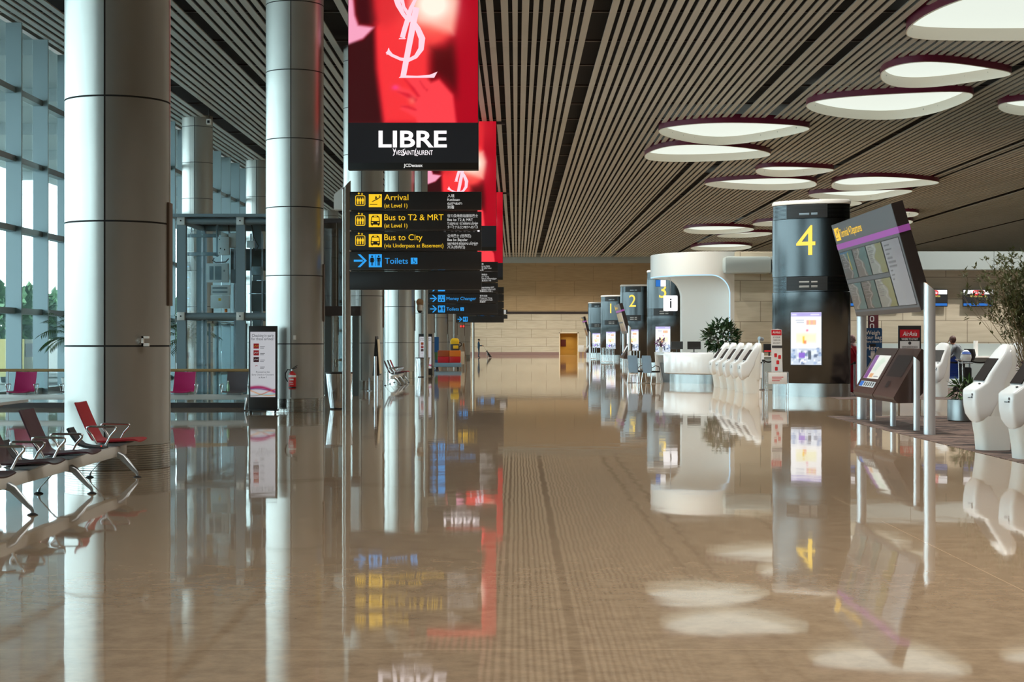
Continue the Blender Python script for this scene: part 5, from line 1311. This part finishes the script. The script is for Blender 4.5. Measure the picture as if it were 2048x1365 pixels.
tag(MB().box(PX(899, YT), PX(921, YT), YT - .3, YT + .45, .366, .715, .02).build('crate', 'red_paint'), 'red crate below the bright orange one on the low trolley', 'crate', 'crates on the trolley')
t = thing('cleaning_machine', 'yellow and grey cleaning machine standing on the orange crate', 'cleaning machine', (PX(910, YT), YT, 1.076))
MB().loft([[(x, y, z) for x, y in rr_pts(-w_, w_, -w_ * .8, w_ * .8, .06, 3)] for z, w_ in ((0, .24), (.12, .26), (.34, .25), (.36, .2))]).build('tank', 'ink', t)
MB().loft([[(x, y, z) for x, y in rr_pts(-w_, w_ * .9, -w_ * .8, w_ * .8, .06, 3)] for z, w_ in ((.361, .25), (.5, .27), (.62, .24), (.70, .15))]).build('motor_head', 'yellow', t)
MB().box(-.1, .2, -.23, -.205, .1, .28, .01).build('front_panel', 'yellow', t); MB().tube([(.24, 0, .2), (.38, 0, .3), (.36, -.1, .42), (.2, -.1, .45)], .03, 8).build('hose', 'black', t)
t = thing('roll_up_banner', 'tall blue roll-up banner left of the crates', 'banner', (PX(872, 95), 95.0, 0))
MB().box(-.15, .17, -.03, .0, .06, 1.86).build('banner_sheet', 'board_blue', t); MB().box(-.18, .2, -.1, .08, 0, .06, .01).build('base', 'silver', t)
MB().rect(-.12, .14, .5, .95, lambda u, v: Vector((u, -.033, v))).build('banner_print', 'leaf', t)
t = thing('easel', 'wooden easel with a pale board to the right of the crates', 'easel', (PX(927, 93.4), 93.4, 0))
MB().box(-.15, .05, -.05, -.03, .25, 1.0, .005).build('board', 'cream', t)
for x0, x1 in ((-.18, -.02), (.18, .02)): MB().tube([(x0, 0, 0), (x1, 0, 1.5)], .02, 6).build('leg', 'wood', t)
MB().tube([(0, .4, 0), (0, 0, 1.45)], .02, 6).build('leg', 'wood', t)
t = thing('dome_camera', 'white dome camera bracket on the fifth column', 'camera', (-4.2, 69.5, PZ(616, 69.5)))
MB().lathe([(.13, -.12), (.13, .12), (.05, .14)], 20).build('housing', 'white', t); MB().ell((0, 0, -.13), (.10, .10, .10), 14, 8).build('dome', 'black', t)
MB().cyl((0, 0, .24), (0, .06, .24), .16, n=20).build('disc', 'copper', t); MB().cyl((0, .02, .08), (.165, .06, .08), .03).build('arm', 'white', t)
t = thing('ceiling_camera', 'small white camera hung from the ceiling in front of a back column', 'camera', (PX(418, 66), 66.0, PZ(244, 66)))
MB().box(-.09, .09, -.12, .12, -.11, .11, .01).build('housing', 'white', t); MB().rect(-.05, .05, -.06, .05, lambda u, v: Vector((u, -.122, v))).build('lens', 'black', t); MB().cyl((0, 0, .11), (0, 0, ZC - PZ(244, 66)), .012, n=8).build('rod', 'black', t)
t = thing('exit_light', 'small glowing red sign high among the far columns', 'sign', (PX(924.5, 110), 110.0, PZ(653, 110)))
MB().box(-.18, .18, -.04, .04, -.1, .1, .01).build('housing', 'dark_metal', t)
mb = MB()
for sx in (-.09, .09): mb.rect(sx - .06, sx + .06, -.07, .07, lambda u, v: Vector((u, -.043, v)))
mb.build('lit_face', 'red_glow', t); MB().cyl((0, 0, .1), (0, 0, ZC - PZ(653, 110)), .012, n=8).build('rod', 'dark_metal', t)
t = thing('white_board', 'small white board on a yellow base beside the far doorway', 'board', (PX(1162, 160), 160.0, 0))
MB().box(-.28, .28, -.02, .02, .55, 1.2, .01).build('panel', 'white', t)
for sx in (-.2, .2): MB().box(sx - .02, sx + .02, -.02, .02, .0, .6).build('leg', 'yellow', t)
# barriers of upright rails
def rail_barrier(label, loc, w_, h, n, rz=0):
    t = thing('rail_barrier', label, 'barrier', loc, rz, 'steel barriers along the check-in rows')
    MB().tube([(-w_ / 2, 0, 0), (-w_ / 2, 0, h), (w_ / 2, 0, h), (w_ / 2, 0, 0)], .03, 8).build('frame', 'silver', t)
    for i in range(1, n): MB().cyl((-w_ / 2 + w_ * i / n, 0, .12), (-w_ / 2 + w_ * i / n, 0, h), .022, n=8).build('bar', 'silver', t)
    MB().cyl((-w_ / 2, 0, .12), (w_ / 2, 0, .12), .022, n=8).build('lower_rail', 'silver', t)
    return t
rail_barrier('steel barrier of many upright bars in front of the pillar numbered 1', (PX(1215, 116), 116.0, 0), .95, 1.12, 9)
rail_barrier('steel barrier of a few bars below the second tilted departures board', (PX(1268, 84), 84.0, 0), .62, 1.1, 4)
rail_barrier('farthest small steel barrier below the last tilted departures board', (PX(1187, 138), 138.0, 0), .5, 1.1, 3)

# ================================================================ CHECK-IN AREA ON THE RIGHT
for i, (px, lb) in enumerate(((1683, 'service counter television half hidden behind the pillar numbered 4'), (1775, 'service counter television hidden behind the tilted board'), (1868, 'service counter television just right of the near board post'), (1960.5, 'rightmost service counter television, left of the feathery tree'))):
    Yt = 56.95
    t = thing('television', lb, 'television', (PX(px, Yt), Yt + .3, PZ(596, Yt)), 0, 'televisions on the stone wall')
    MB().box(-.55, .55, -.06, .0, -.31, .31, .01).build('housing', 'black', t)
    g = lambda u, v: Vector((u, -.063, v)); g2 = lambda u, v: Vector((u, -.066, v)); g3 = lambda u, v: Vector((u, -.069, v))
    s = MB().rect(-.53, .53, .13, .29, g).build('white_strip', 'screen_white', t)
    MB().rect(-.53, .53, -.17, .13, g).build('dark_screen', 'screen_black', t); MB().rect(-.53, .53, -.28, -.19, g).build('blue_strip', 'screen_blue', t)
    s = MB().rrect(-.2, .22, .09, .285, .09, g2).build('logo', 'screen_red', t, smooth=0)
    MB().text('AirAsia', .15, lambda u, v: g3(u + .16 * v, .15 + v), align='CENTER', fit=.36, bold=.01).build('logo_lettering', 'led_white', s, smooth=0)
    MB().text('SERVICE COUNTER', .075, lambda u, v: g2(u, .035 + v), align='CENTER', fit=.58, bold=.02).build('lettering', 'screen_yellow', t, smooth=0)
    MB().box(-.1, .1, 0, .14, -.1, .1).build('mount', 'dark_metal', t)
# counters in front of the wall
t = thing('check_in_counter', 'long pale check-in counter in front of the stone wall', 'counter', (18.5, 55.9, 0))
MB().box(-7, 8, -.05, .75, 0, 1.02).build('body', 'bulkhead', t); MB().box(-7.05, 8.05, -.12, .8, 1.02, 1.08, .01).build('worktop', 'white', t); MB().box(-7, 8, .7, .76, 1.08, 1.52).build('upstand', 'bulkhead', t)
for xx in (-2.4, 1.3): MB().cyl((xx, .2, 1.08), (xx, .2, 1.62), .08, n=14).build('column', 'white', t)
# stands
Yw = 47.4
t = thing('bag_weighing_sign', 'tall blue sign reading Weigh your bag with a white arrow', 'sign', (PX(1744, Yw), Yw, .006))
w2 = (PX(1763, Yw) - PX(1724, Yw)) / 2; zt = PZ(657, Yw)
MB().loft([[(x, y, z) for x, z in rr_pts(-w2, w2, .02, zt, .05, 4)] for y in (-.05, .05)]).build('panel', 'board_blue', t)
MB().box(-w2 - .05, w2 + .05, -.15, .15, 0, .02).build('base', 'dark_metal', t)
g = lambda u, v: Vector((u, -.053, v)); mb = MB()
for st, z, s_, ft in (('Weigh', PZ(670, Yw), .17, .42), ('your bag', PZ(679, Yw), .16, .52), ('before check-in', PZ(686, Yw), .09, .54), ('Here', PZ(701, Yw), .19, .40)): mb.text(st, s_, lambda u, v, z=z: g(u + .01, z + v), align='CENTER', fit=ft, bold=.012)
z0 = PZ(722, Yw); mb.poly([(.01, z0), (.15, z0 + .14), (.07, z0 + .14), (.07, z0 + .25), (-.05, z0 + .25), (-.05, z0 + .14), (-.13, z0 + .14)], g); mb.rect(-.05, .07, z0 + .265, z0 + .28, g); mb.build('lettering', 'ink_white', t, smooth=0)
MB().rect(-.08, .1, PZ(692, Yw) - .03, PZ(692, Yw) + .05, g).build('display_window', 'black', t)
t = thing('flag_banner', 'dark maroon vertical banner rising behind the blue weighing sign', 'banner', (PX(1747, 52), 52.0, .006))
MB().box(-.16, .16, -.01, .01, 1.0, PZ(628, 52), .004).build('cloth', 'maroon', t); MB().cyl((-.17, 0, 0), (-.17, 0, PZ(626, 52)), .018, n=10).build('pole', 'dark_metal', t); MB().lathe([(.2, 0), (.2, .015), (.03, .03)], 20, (-.17, 0)).build('base', 'dark_metal', t)
mb = MB()
for k in range(3): mb.frame(-.12, .02, 1.75 + .24 * k, 1.93 + .24 * k, .05, .03, lambda u, v: Vector((u, -.013, v)))
mb.build('lettering', 'ink_white', t, smooth=0)
Yw = 50.5
t = thing('airline_sign', 'black-framed airline sign with a red header reading WHERE TO START', 'sign', (PX(1819, Yw), Yw, .006))
MB().box(-.36, .36, -.03, .03, .02, PZ(652, Yw), .01).build('frame', 'board_black', t); MB().box(-.38, .38, -.18, .18, 0, .02).build('base', 'dark_metal', t)
g = lambda u, v: Vector((u, -.033, v)); g2 = lambda u, v: Vector((u, -.036, v))
o = MB().rect(-.31, .31, PZ(676, Yw), PZ(660, Yw), g).build('red_header', 'plastic_red_panel', t); MB().text('AirAsia', .2, lambda u, v: g2(u + .18 * v, PZ(672.5, Yw) + v), align='CENTER', fit=.45, bold=.01).build('logo_lettering', 'ink_white', o, smooth=0)
MB().text('WHERE TO START', .09, lambda u, v: g(u, PZ(681, Yw) + v), align='CENTER', fit=.52, bold=.015).build('lettering', 'ink_white', t, smooth=0)
o = MB().rect(-.31, .31, .25, PZ(683, Yw), g).build('notice_sheet', 'paper', t)
mb = MB(); mb.frame(-.25, .25, PZ(697, Yw), PZ(693, Yw), .02, .01, g2); mb.disc(0, PZ(687, Yw), .05, g2); mb.text('WITH CHECK-IN BAGS', .05, lambda u, v: g2(u, PZ(696.2, Yw) + v), align='CENTER', fit=.44); mb.build('notice_print', 'ink', o, smooth=0)
# airline placard with cabin bag frame in front of the nearest pillar
Yp = 45.1
t = thing('baggage_sizer', 'steel cabin baggage sizer with a tall red and white airline placard, before the pillar', 'baggage sizer', (PX(1556, Yp), Yp, 0))
mb = MB()
hw = .33
for yy in (-.16, .16):
    mb.tube([(-hw, yy, 0), (-hw, yy, .73), (hw * .78, yy, .73), (hw * .78, yy, 0)], .014, 8)
    mb.tube([(-hw, yy, .42), (hw * .78, yy, .42)], .010, 6)
for xx in (-hw, hw * .78): mb.tube([(xx, -.16, .73), (xx, .16, .73)], .012, 6); mb.tube([(xx, -.16, .06), (xx, .16, .06)], .012, 6)
mb.build('frame', 'silver', t)
o = MB().box(-.30, .22, -.185, -.175, .40, .72, .004).build('front_panel', 'paper', t)
mb = MB()
for k in range(3): mb.rect(-.2, .12 - .05 * k, .58 - .05 * k, .60 - .05 * k, lambda u, v: Vector((u, -.188, v)))
mb.build('panel_print', 'ink_red', o, smooth=0)
tl = lambda u, v, e=0: Vector((u, .05 - e, v))
pc = MB().loft([[(x, y, z) for x, z in ((-.17, .55), (.14, .55), (.11, 1.93), (.0, 1.95), (-.19, 1.93))] for y in (.04, .07)]).build('placard', 'paper', t)
o = MB().poly([(-.178, 1.77), (.105, 1.77), (.10, 1.92), (-.183, 1.92)], lambda u, v: tl(u, v, .013)).build('red_header', 'plastic_red_panel', pc)
MB().text('AirAsia', .1, lambda u, v: tl(u - .04 + .15 * v, 1.82 + v, .016), align='CENTER', fit=.22, bold=.01).build('logo_lettering', 'ink_white', pc, smooth=0)
mb = MB(); 
for st, z in (('IS YOUR', 1.69), ('CARRY-ON', 1.61), ('BAG OKAY?', 1.53)): mb.text(st, .06, lambda u, v, z=z: tl(u - .03, z + v, .013), align='CENTER', fit=.2, bold=.01)
mb.rect(-.165, .12, 1.41, 1.48, lambda u, v: tl(u, v, .013)); mb.build('lettering', 'ink', pc, smooth=0)
mb = MB()
for x_, z_ in ((-.06, 1.2), (.05, 1.15), (0, 1.0), (-.04, .82)): mb.rrect(x_ - .04, x_ + .04, z_ - .05, z_ + .06, .02, lambda u, v: tl(u, v, .013))
mb.build('pictogram', 'ink_red', pc, smooth=0)
# belt stanchions
def stanchion(label, loc):
    t = thing('stanchion', label, 'stanchion', loc, 0, 'belt stanchions of the check-in queue')
    MB().lathe([(.17, 0), (.17, .012), (.04, .03), (.03, .04)], 24).build('base', 'dark_metal', t); MB().cyl((0, 0, .035), (0, 0, .93), .03, n=14).build('post', 'alu', t); MB().cyl((0, 0, .93), (0, 0, 1.0), .036, n=14).build('belt_head', 'black', t)
    return t
def belt(label, p, q):
    p, q = Vector(p), Vector(q); d = (q - p).normalized()
    mb = MB(); n = 8; A = []
    for k in range(n + 1):
        u = k / n; c = p.lerp(q, u) - Vector((0, 0, .05 * 4 * u * (1 - u))); A.append((mb.bm.verts.new(c - Vector((0, 0, .025))), mb.bm.verts.new(c + Vector((0, 0, .025)))))
    for a, b in zip(A, A[1:]): mb.face([a[0], b[0], b[1], a[1]])
    tag(mb.build('queue_belt', 'black'), label, 'belt', 'queue belts')
s1 = stanchion('belt stanchion right of the trolley with the bag', (PX(1939, 51), 51.0, .006))
dup(s1, (PX(1884, 51), 51.0, .006), 0, 'belt stanchion behind the kiosk near the board post'); dup(s1, (PX(1982, 51), 51.0, .006), 0, 'belt stanchion hidden behind the nearest kiosk')
dup(s1, (PX(1709.5, 46.4), 46.4, .006), 0, 'belt stanchion in front of the person in red'); dup(s1, (PX(1526, 52.5), 52.5, 0), 0, 'belt stanchion left of the baggage sizer'); dup(s1, (PX(1548, 52.5), 52.5, 0), 0, 'belt stanchion behind the baggage sizer placard')
hz = .965
belt('black queue belt left of the trolley stanchion', (PX(1884, 51) + .036, 51, hz), (PX(1939, 51) - .036, 51, hz)); belt('black queue belt right of the trolley stanchion', (PX(1939, 51) + .036, 51, hz), (PX(1982, 51) - .036, 51, hz))
belt('black queue belt behind the baggage sizer', (PX(1526, 52.5) + .036, 52.5, hz), (PX(1548, 52.5) - .036, 52.5, hz)); belt('black queue belt in front of the person in red', (PX(1690, 46.4), 46.4, hz), (PX(1709.5, 46.4) - .036, 46.4, hz))
# bag-drop machine behind the row of kiosks
t = thing('bag_scale_machine', 'white rounded bag machine with a camera mast right of the kiosk row', 'machine', (PX(1517, 54), 54.3, 0))
MB().loft([[(x, y, z) for x, y in rr_pts(-w_, w_, -.2, .2, .08, 4)] for z, w_ in ((.0, .10), (.35, .12), (.37, .2), (1.18, .22), (1.22, .17))]).build('body', 'white_gloss', t)
MB().cyl((.08, 0, 1.2), (.08, 0, 1.72), .03, n=12).build('mast', 'silver', t); MB().cyl((.05, -.1, 1.70), (.18, .0, 1.66), .07, n=14).build('camera', 'alu', t); MB().box(-.23, .23, -.215, -.2, .86, .90).build('belt_strip', 'black', t)
t = thing('check_in_desk_screen', 'small black desk screen with a red line behind the baggage placard', 'display', (PX(1541, 55.5), 55.8, 1.09))
MB().box(-.2, .2, -.02, .02, .12, .42, .01).build('screen', 'black', t); MB().box(-.03, .03, -.03, .03, 0, .13).build('stand', 'dark_metal', t); MB().rect(-.17, .17, .15, .19, lambda u, v: Vector((u, -.022, v))).build('red_line', 'screen_red', t)
t = thing('check_in_counter', 'short grey check-in counter behind the baggage placard', 'counter', (PX(1541, 55.5), 55.95, 0))
MB().box(-.5, .5, -.3, .3, 0, 1.05).build('body', 'bulkhead', t); MB().box(-.53, .53, -.33, .33, 1.05, 1.09, .008).build('worktop', 'white', t)
# tray stack, trolley
Yx = 54.6; cx = PX(1909, Yx)
tag(MB().box(cx - .3, cx + .3, Yx - .25, Yx + .25, .006, .32, .02).build('plinth_box', 'box_white'), 'white box under the stack of blue trays', 'box')
for k in range(11):
    z = .325 + .088 * k; mb = MB()
    mb.loft([[(cx + x, Yx + y, zz) for x, y in rr_pts(-w_, w_, -w_ * .8, w_ * .8, .05, 3)] for zz, w_ in ((z, .255), (z + .065, .285), (z + .085, .30), (z + .085, .28), (z + .075, .27))])
    tag(mb.build('tray', 'tray_blue'), 'blue tray, %s of the tall stack beside the counter' % ('lowest', 'second from the bottom', 'third from the bottom', 'fourth from the bottom', 'fifth from the bottom', 'middle one', 'fifth from the top', 'fourth from the top', 'third from the top', 'second from the top', 'topmost')[k], 'tray', 'blue security trays')
Yl = 50.2
t = thing('luggage_trolley', 'silver luggage trolley with small black wheels beside the blue trays', 'trolley', (PX(1921, Yl), Yl, .006))
mb = MB()
for sy in (-.22, .22): mb.tube([(-.1, sy, .15), (.02, sy, .3), (.0, sy, .95), (-.10, sy, 1.02)], .018, 8); mb.tube([(-.1, sy, .15), (.75, sy, .13)], .018, 8)
mb.tube([(-.10, -.22, 1.02), (-.10, .22, 1.02)], .018, 8); mb.tube([(.75, -.22, .13), (.75, .22, .13)], .018, 8); mb.build('frame', 'silver', t)
for x_, y_ in ((-.1, -.22), (-.1, .22), (.65, 0)): MB().cyl((x_, y_ - .03, .085), (x_, y_ + .03, .085), .085, n=16).build('wheel', 'black_rubber', t)
MB().box(.0, .34, -.2, .2, .89, .93, .01).build('basket', 'alu', t)
t = thing('plastic_bag', 'bulging translucent plastic bag hanging at the luggage trolley handle', 'bag', (PX(1921, Yl) + .17, Yl, .948))
MB().lathe([(.02, .0), (.15, .03), (.18, .14), (.16, .26), (.10, .34), (.04, .38)], 16, ex=1.0, ey=.7).build('body', 'clear_plastic', t); MB().lathe([(.165, .245), (.11, .325), (.05, .37)], 16, ex=1.02, ey=.75).build('blue_top', 'tray_blue', t)
tag(MB().box(PX(1930, 50), PX(1946, 50), 50.1, 50.5, .17, .78, .05).build('suitcase', 'cloth_black'), 'black suitcase standing on the luggage trolley', 'suitcase')

# ================================================================ PEOPLE AND THE DOG
def skinned(name, J, E, mats, colour, parent, sub=2):
    """one continuous surface grown along a skeleton; J: name -> (pos, radius), E: edges; colour(co) -> material index"""
    me = bpy.data.meshes.new(name); bm = bmesh.new(); sk = bm.verts.layers.skin.verify(); vs = {}
    for i, (k, (p, r)) in enumerate(J.items()):
        v = bm.verts.new(p); rr = r if isinstance(r, tuple) else (r, r); v[sk].radius = rr; v[sk].use_root = (i == 0); vs[k] = v
    for a, b in E: bm.edges.new((vs[a], vs[b]))
    bm.to_mesh(me); bm.free()
    o = bpy.data.objects.new(name, me); C.objects.link(o)
    m = o.modifiers.new('skin', 'SKIN'); m.use_smooth_shade = True; s_ = o.modifiers.new('sub', 'SUBSURF'); s_.levels = sub; s_.render_levels = sub
    dg = bpy.context.evaluated_depsgraph_get(); m2 = bpy.data.meshes.new_from_object(o.evaluated_get(dg), depsgraph=dg)
    bpy.data.objects.remove(o); bpy.data.meshes.remove(me)
    m2.name = name; m2.materials.clear()
    for x in mats: m2.materials.append(M[x])
    for p in m2.polygons: p.material_index = colour(p.center); p.use_smooth = True
    o = bpy.data.objects.new(name, m2); C.objects.link(o); o.parent = parent; return o
def hand(J, E, wrist, p, d, up):
    """palm, four fingers and a thumb from the wrist along d"""
    d = Vector(d).normalized(); up = Vector(up).normalized(); s_ = d.cross(up); p = Vector(p)
    n = wrist; J[n + 'palm'] = (p + d * .075, (.024, .018)); E.append((wrist, n + 'palm'))
    for i, (o_, L) in enumerate(((-.027, .062), (-.009, .075), (.009, .078), (.027, .066))):
        J[n + 'f%d' % i] = (p + d * .10 + s_ * o_, .0105); J[n + 'g%d' % i] = (p + d * (.10 + L * .6) + s_ * o_ * 1.1 - up * .014, .0095); J[n + 'h%d' % i] = (p + d * (.10 + L * .9) + s_ * o_ * 1.1 - up * .042, .008)
        E += [(n + 'palm', n + 'f%d' % i), (n + 'f%d' % i, n + 'g%d' % i), (n + 'g%d' % i, n + 'h%d' % i)]
    J[n + 't0'] = (p + d * .045 - s_ * .035 + up * .005, .0115); J[n + 't1'] = (p + d * .085 - s_ * .05 - up * .012, .0095); E += [(n + 'palm', n + 't0'), (n + 't0', n + 't1')]
def person(label, loc, rz, mats, colour, pose, hair, hair_m, scale=1.0, extra=None, group=None):
    """figure facing +x; pose overrides joints"""
    t = thing('person', label, 'person', loc, rz, group); t.scale = (scale,) * 3
    J = {'pelvis': ((0, 0, .95), (.13, .155)), 'waist': ((.0, 0, 1.10), (.115, .14)), 'chest': ((.0, 0, 1.30), (.125, .17)), 'shoulders': ((-.01, 0, 1.44), (.075, .12)), 'neck': ((.0, 0, 1.53), .055), 'jaw': ((.03, 0, 1.60), (.07, .06)), 'head': ((.015, 0, 1.68), (.095, .08)), 'crown': ((.005, 0, 1.74), (.07, .065))}
    E = [('pelvis', 'waist'), ('waist', 'chest'), ('chest', 'shoulders'), ('shoulders', 'neck'), ('neck', 'jaw'), ('jaw', 'head'), ('head', 'crown')]
    for sd, s_ in (('l', 1), ('r', -1)):
        J.update({'sh' + sd: ((-.01, s_ * .185, 1.42), .062), 'el' + sd: ((-.03, s_ * .235, 1.13), .045), 'wr' + sd: ((.06, s_ * .235, .89), .029),
                  'hip' + sd: ((0, s_ * .095, .88), .092), 'kn' + sd: ((.02, s_ * .10, .49), .062), 'an' + sd: ((-.03, s_ * .10, .10), .042), 'he' + sd: ((-.05, s_ * .10, .045), .04), 'to' + sd: ((.13, s_ * .115, .035), .034)})
        E += [('shoulders', 'sh' + sd), ('sh' + sd, 'el' + sd), ('el' + sd, 'wr' + sd), ('pelvis', 'hip' + sd), ('hip' + sd, 'kn' + sd), ('kn' + sd, 'an' + sd), ('an' + sd, 'he' + sd), ('an' + sd, 'to' + sd)]
    for k, v in pose.items(): J[k] = (v, J[k][1])
    for sd in 'lr':
        w_ = Vector(J['wr' + sd][0]); d = (w_ - Vector(J['el' + sd][0])).normalized(); hand(J, E, 'wr' + sd, w_, d, (0, 0, 1) if abs(d.z) < .8 else (1, 0, 0))
    skinned('body', J, E, mats, colour, t)
    hd = Vector(J['head'][0]); fwd = (Vector(J['jaw'][0]) - hd); 
    if hair:
        mb = MB(); mb.ell(hd + Vector(hair[0]), hair[1], 18, 12); mb.build('hair', hair_m, t, smooth=60)
    mb = MB()
    for s_ in (-1, 1): mb.ell(hd + Vector((.086, s_ * .032, .0)), (.012, .014, .009), 8, 6)
    mb.build('eyes', 'black', t, smooth=60)
    mb = MB(); mb.ell(hd + Vector((.10, 0, -.035)), (.022, .014, .028), 8, 6); mb.build('nose', 'skin', t, smooth=60)
    mb = MB(); mb.ell(hd + Vector((.085, 0, -.085)), (.012, .026, .007), 8, 6); mb.build('mouth', 'scarf', t, smooth=60)
    for s_ in (-1, 1): MB().ell(hd + Vector((-.005, s_ * .088, -.015)), (.022, .012, .034), 8, 6).build('ear', 'skin', t, smooth=60)
    if extra: extra(t, J)
    return t
def c_man(c):
    if c.z > 1.52: return 2
    if c.x > .30 or (c.z < 1.05 and c.x > .2): return 2
    return 0 if c.z > .93 else (3 if c.z < .075 else 1)
Ym = 155.0
def leash(t, J):
    MB().tube([(.44, -.12, 1.12), (.62, -.1, .8), (.85, -.05, .58), (.92, 0, .52)], .007, 5).build('lead', 'black', t)
    MB().box(-.17, -.13, .05, .16, .9, 1.02, .01).build('belt_pouch', 'black', t)
person('distant standing person in blue shirt and dark trousers holding a lead, before the end wall', (PX(957.5, Ym), Ym, 0), 0, ['cloth_blue', 'cloth_blue', 'skin', 'black'], c_man,
       {'ell': (.06, .22, 1.14), 'wrl': (.28, .14, 1.13), 'elr': (.05, -.22, 1.15), 'wrr': (.30, -.12, 1.16), 'tol': (.14, .12, .035), 'jaw': (.035, 0, 1.59), 'head': (.025, 0, 1.68)}, ((-.018, 0, .03), (.105, .088, .085)), 'hair', 1.03, leash)
# sitting dog facing the person
t = thing('dog', 'small black and white dog sitting in front of the distant person', 'dog', (PX(976, Ym), Ym, 0), PI)
J = {'hips': ((-.20, 0, .16), (.11, .10)), 'loin': ((-.14, 0, .28), (.10, .085)), 'chest': ((.0, 0, .40), (.115, .09)), 'withers': ((.03, 0, .50), (.075, .065)), 'neck': ((.06, 0, .57), .055), 'head': ((.10, 0, .645), (.062, .058)), 'muzzle': ((.19, 0, .62), .032), 'nose': ((.225, 0, .615), .02), 'tail0': ((-.30, 0, .09), .03), 'tail1': ((-.42, 0, .05), .018)}
E = [('hips', 'loin'), ('loin', 'chest'), ('chest', 'withers'), ('withers', 'neck'), ('neck', 'head'), ('head', 'muzzle'), ('muzzle', 'nose'), ('hips', 'tail0'), ('tail0', 'tail1')]
for sd, s_ in (('l', 1), ('r', -1)):
    J.update({'fs' + sd: ((.06, s_ * .07, .34), .045), 'fe' + sd: ((.06, s_ * .075, .2), .032), 'fw' + sd: ((.075, s_ * .075, .06), .026), 'fp' + sd: ((.11, s_ * .075, .025), .026), 'hk' + sd: ((-.06, s_ * .13, .20), .06), 'ho' + sd: ((-.22, s_ * .13, .05), .03), 'hp' + sd: ((-.07, s_ * .13, .025), .026)})
    E += [('chest', 'fs' + sd), ('fs' + sd, 'fe' + sd), ('fe' + sd, 'fw' + sd), ('fw' + sd, 'fp' + sd), ('hips', 'hk' + sd), ('hk' + sd, 'ho' + sd), ('ho' + sd, 'hp' + sd)]
skinned('body', J, E, ['cloth_black', 'white'], lambda c: 1 if (c.x > .06 and c.z < .5) or c.z < .06 else 0, t)
for s_ in (-1, 1): MB().prism([(.05, .68), (.11, .69), (.07, .77)], lambda u, v, w_, s_=s_: Vector((u, s_ * (.045 + w_), v)), -.008, .008).build('ear', 'cloth_black', t)
# person in red robe and patterned headscarf
def robe(t, J):
    MB().loft([[(x0 + r * math.cos(2 * PI * k / 24), r * .85 * math.sin(2 * PI * k / 24) * (1 + .03 * math.sin(7 * 2 * PI * k / 24)), z) for k in range(24)] for z, r, x0 in ((.06, .30, 0), (.4, .28, 0), (.8, .24, 0), (1.05, .21, .0), (1.3, .22, 0), (1.45, .17, -.01), (1.52, .08, 0))]).build('robe', 'cloth_red', t, smooth=60)
    MB().ell(Vector(J['head'][0]) + Vector((-.015, 0, .01)), (.115, .105, .135), 18, 12).build('headscarf', 'scarf', t, smooth=60)
    MB().loft([[(r * math.cos(2 * PI * k / 20), r * 1.2 * math.sin(2 * PI * k / 20), z) for k in range(20)] for z, r in ((1.42, .16), (1.5, .12), (1.58, .085))]).build('scarf_drape', 'scarf', t, smooth=60)
person('person in a long red robe and patterned headscarf behind the nearest oval pillar', (PX(1704, 48.6), 48.6, .006), .2, ['cloth_red', 'cloth_red', 'skin', 'black'], lambda c: 2 if c.z > 1.53 or (c.x > .30 and c.z > 1) else (3 if c.z < .08 else 0),
       {'ell': (.10, .25, 1.14), 'wrl': (.34, .14, 1.12), 'elr': (.10, -.25, 1.14), 'wrr': (.34, -.12, 1.10)}, None, None, .98, robe)
# traveller bending over the trolley
def bag_(t, J):
    MB().ell(Vector(J['jaw'][0]) + Vector((.045, 0, -.01)), (.05, .065, .055), 12, 8).build('face_mask', 'white', t, smooth=60)
    MB().loft([[(x, y, z) for x, y in rr_pts(-.30 - w_, -.10, -.16, .16, .06, 3)] for z, w_ in ((.98, .06), (1.15, .12), (1.35, .08))]).build('backpack', 'cloth_black', t, smooth=50)
person('traveller with brown hair in a grey jacket bending beside the luggage trolley', (PX(1947, 49.6), 50.9, .006), 2.6, ['cloth_grey', 'cloth_black', 'skin', 'black'], lambda c: 2 if (c.z > 1.5 and c.x > .2) or c.x > .58 else (0 if c.z > .98 else (3 if c.z < .08 else 1)),
       {'waist': (.05, 0, 1.11), 'chest': (.14, 0, 1.29), 'shoulders': (.20, 0, 1.42), 'neck': (.26, 0, 1.50), 'jaw': (.33, 0, 1.555), 'head': (.32, 0, 1.63), 'crown': (.31, 0, 1.69), 'shl': (.20, .185, 1.40), 'shr': (.20, -.185, 1.40), 'ell': (.30, .25, 1.14), 'wrl': (.50, .16, 1.05), 'elr': (.32, -.25, 1.14), 'wrr': (.52, -.16, 1.02)}, ((-.03, 0, .02), (.11, .105, .125)), 'hair_brown', 1.0, bag_)
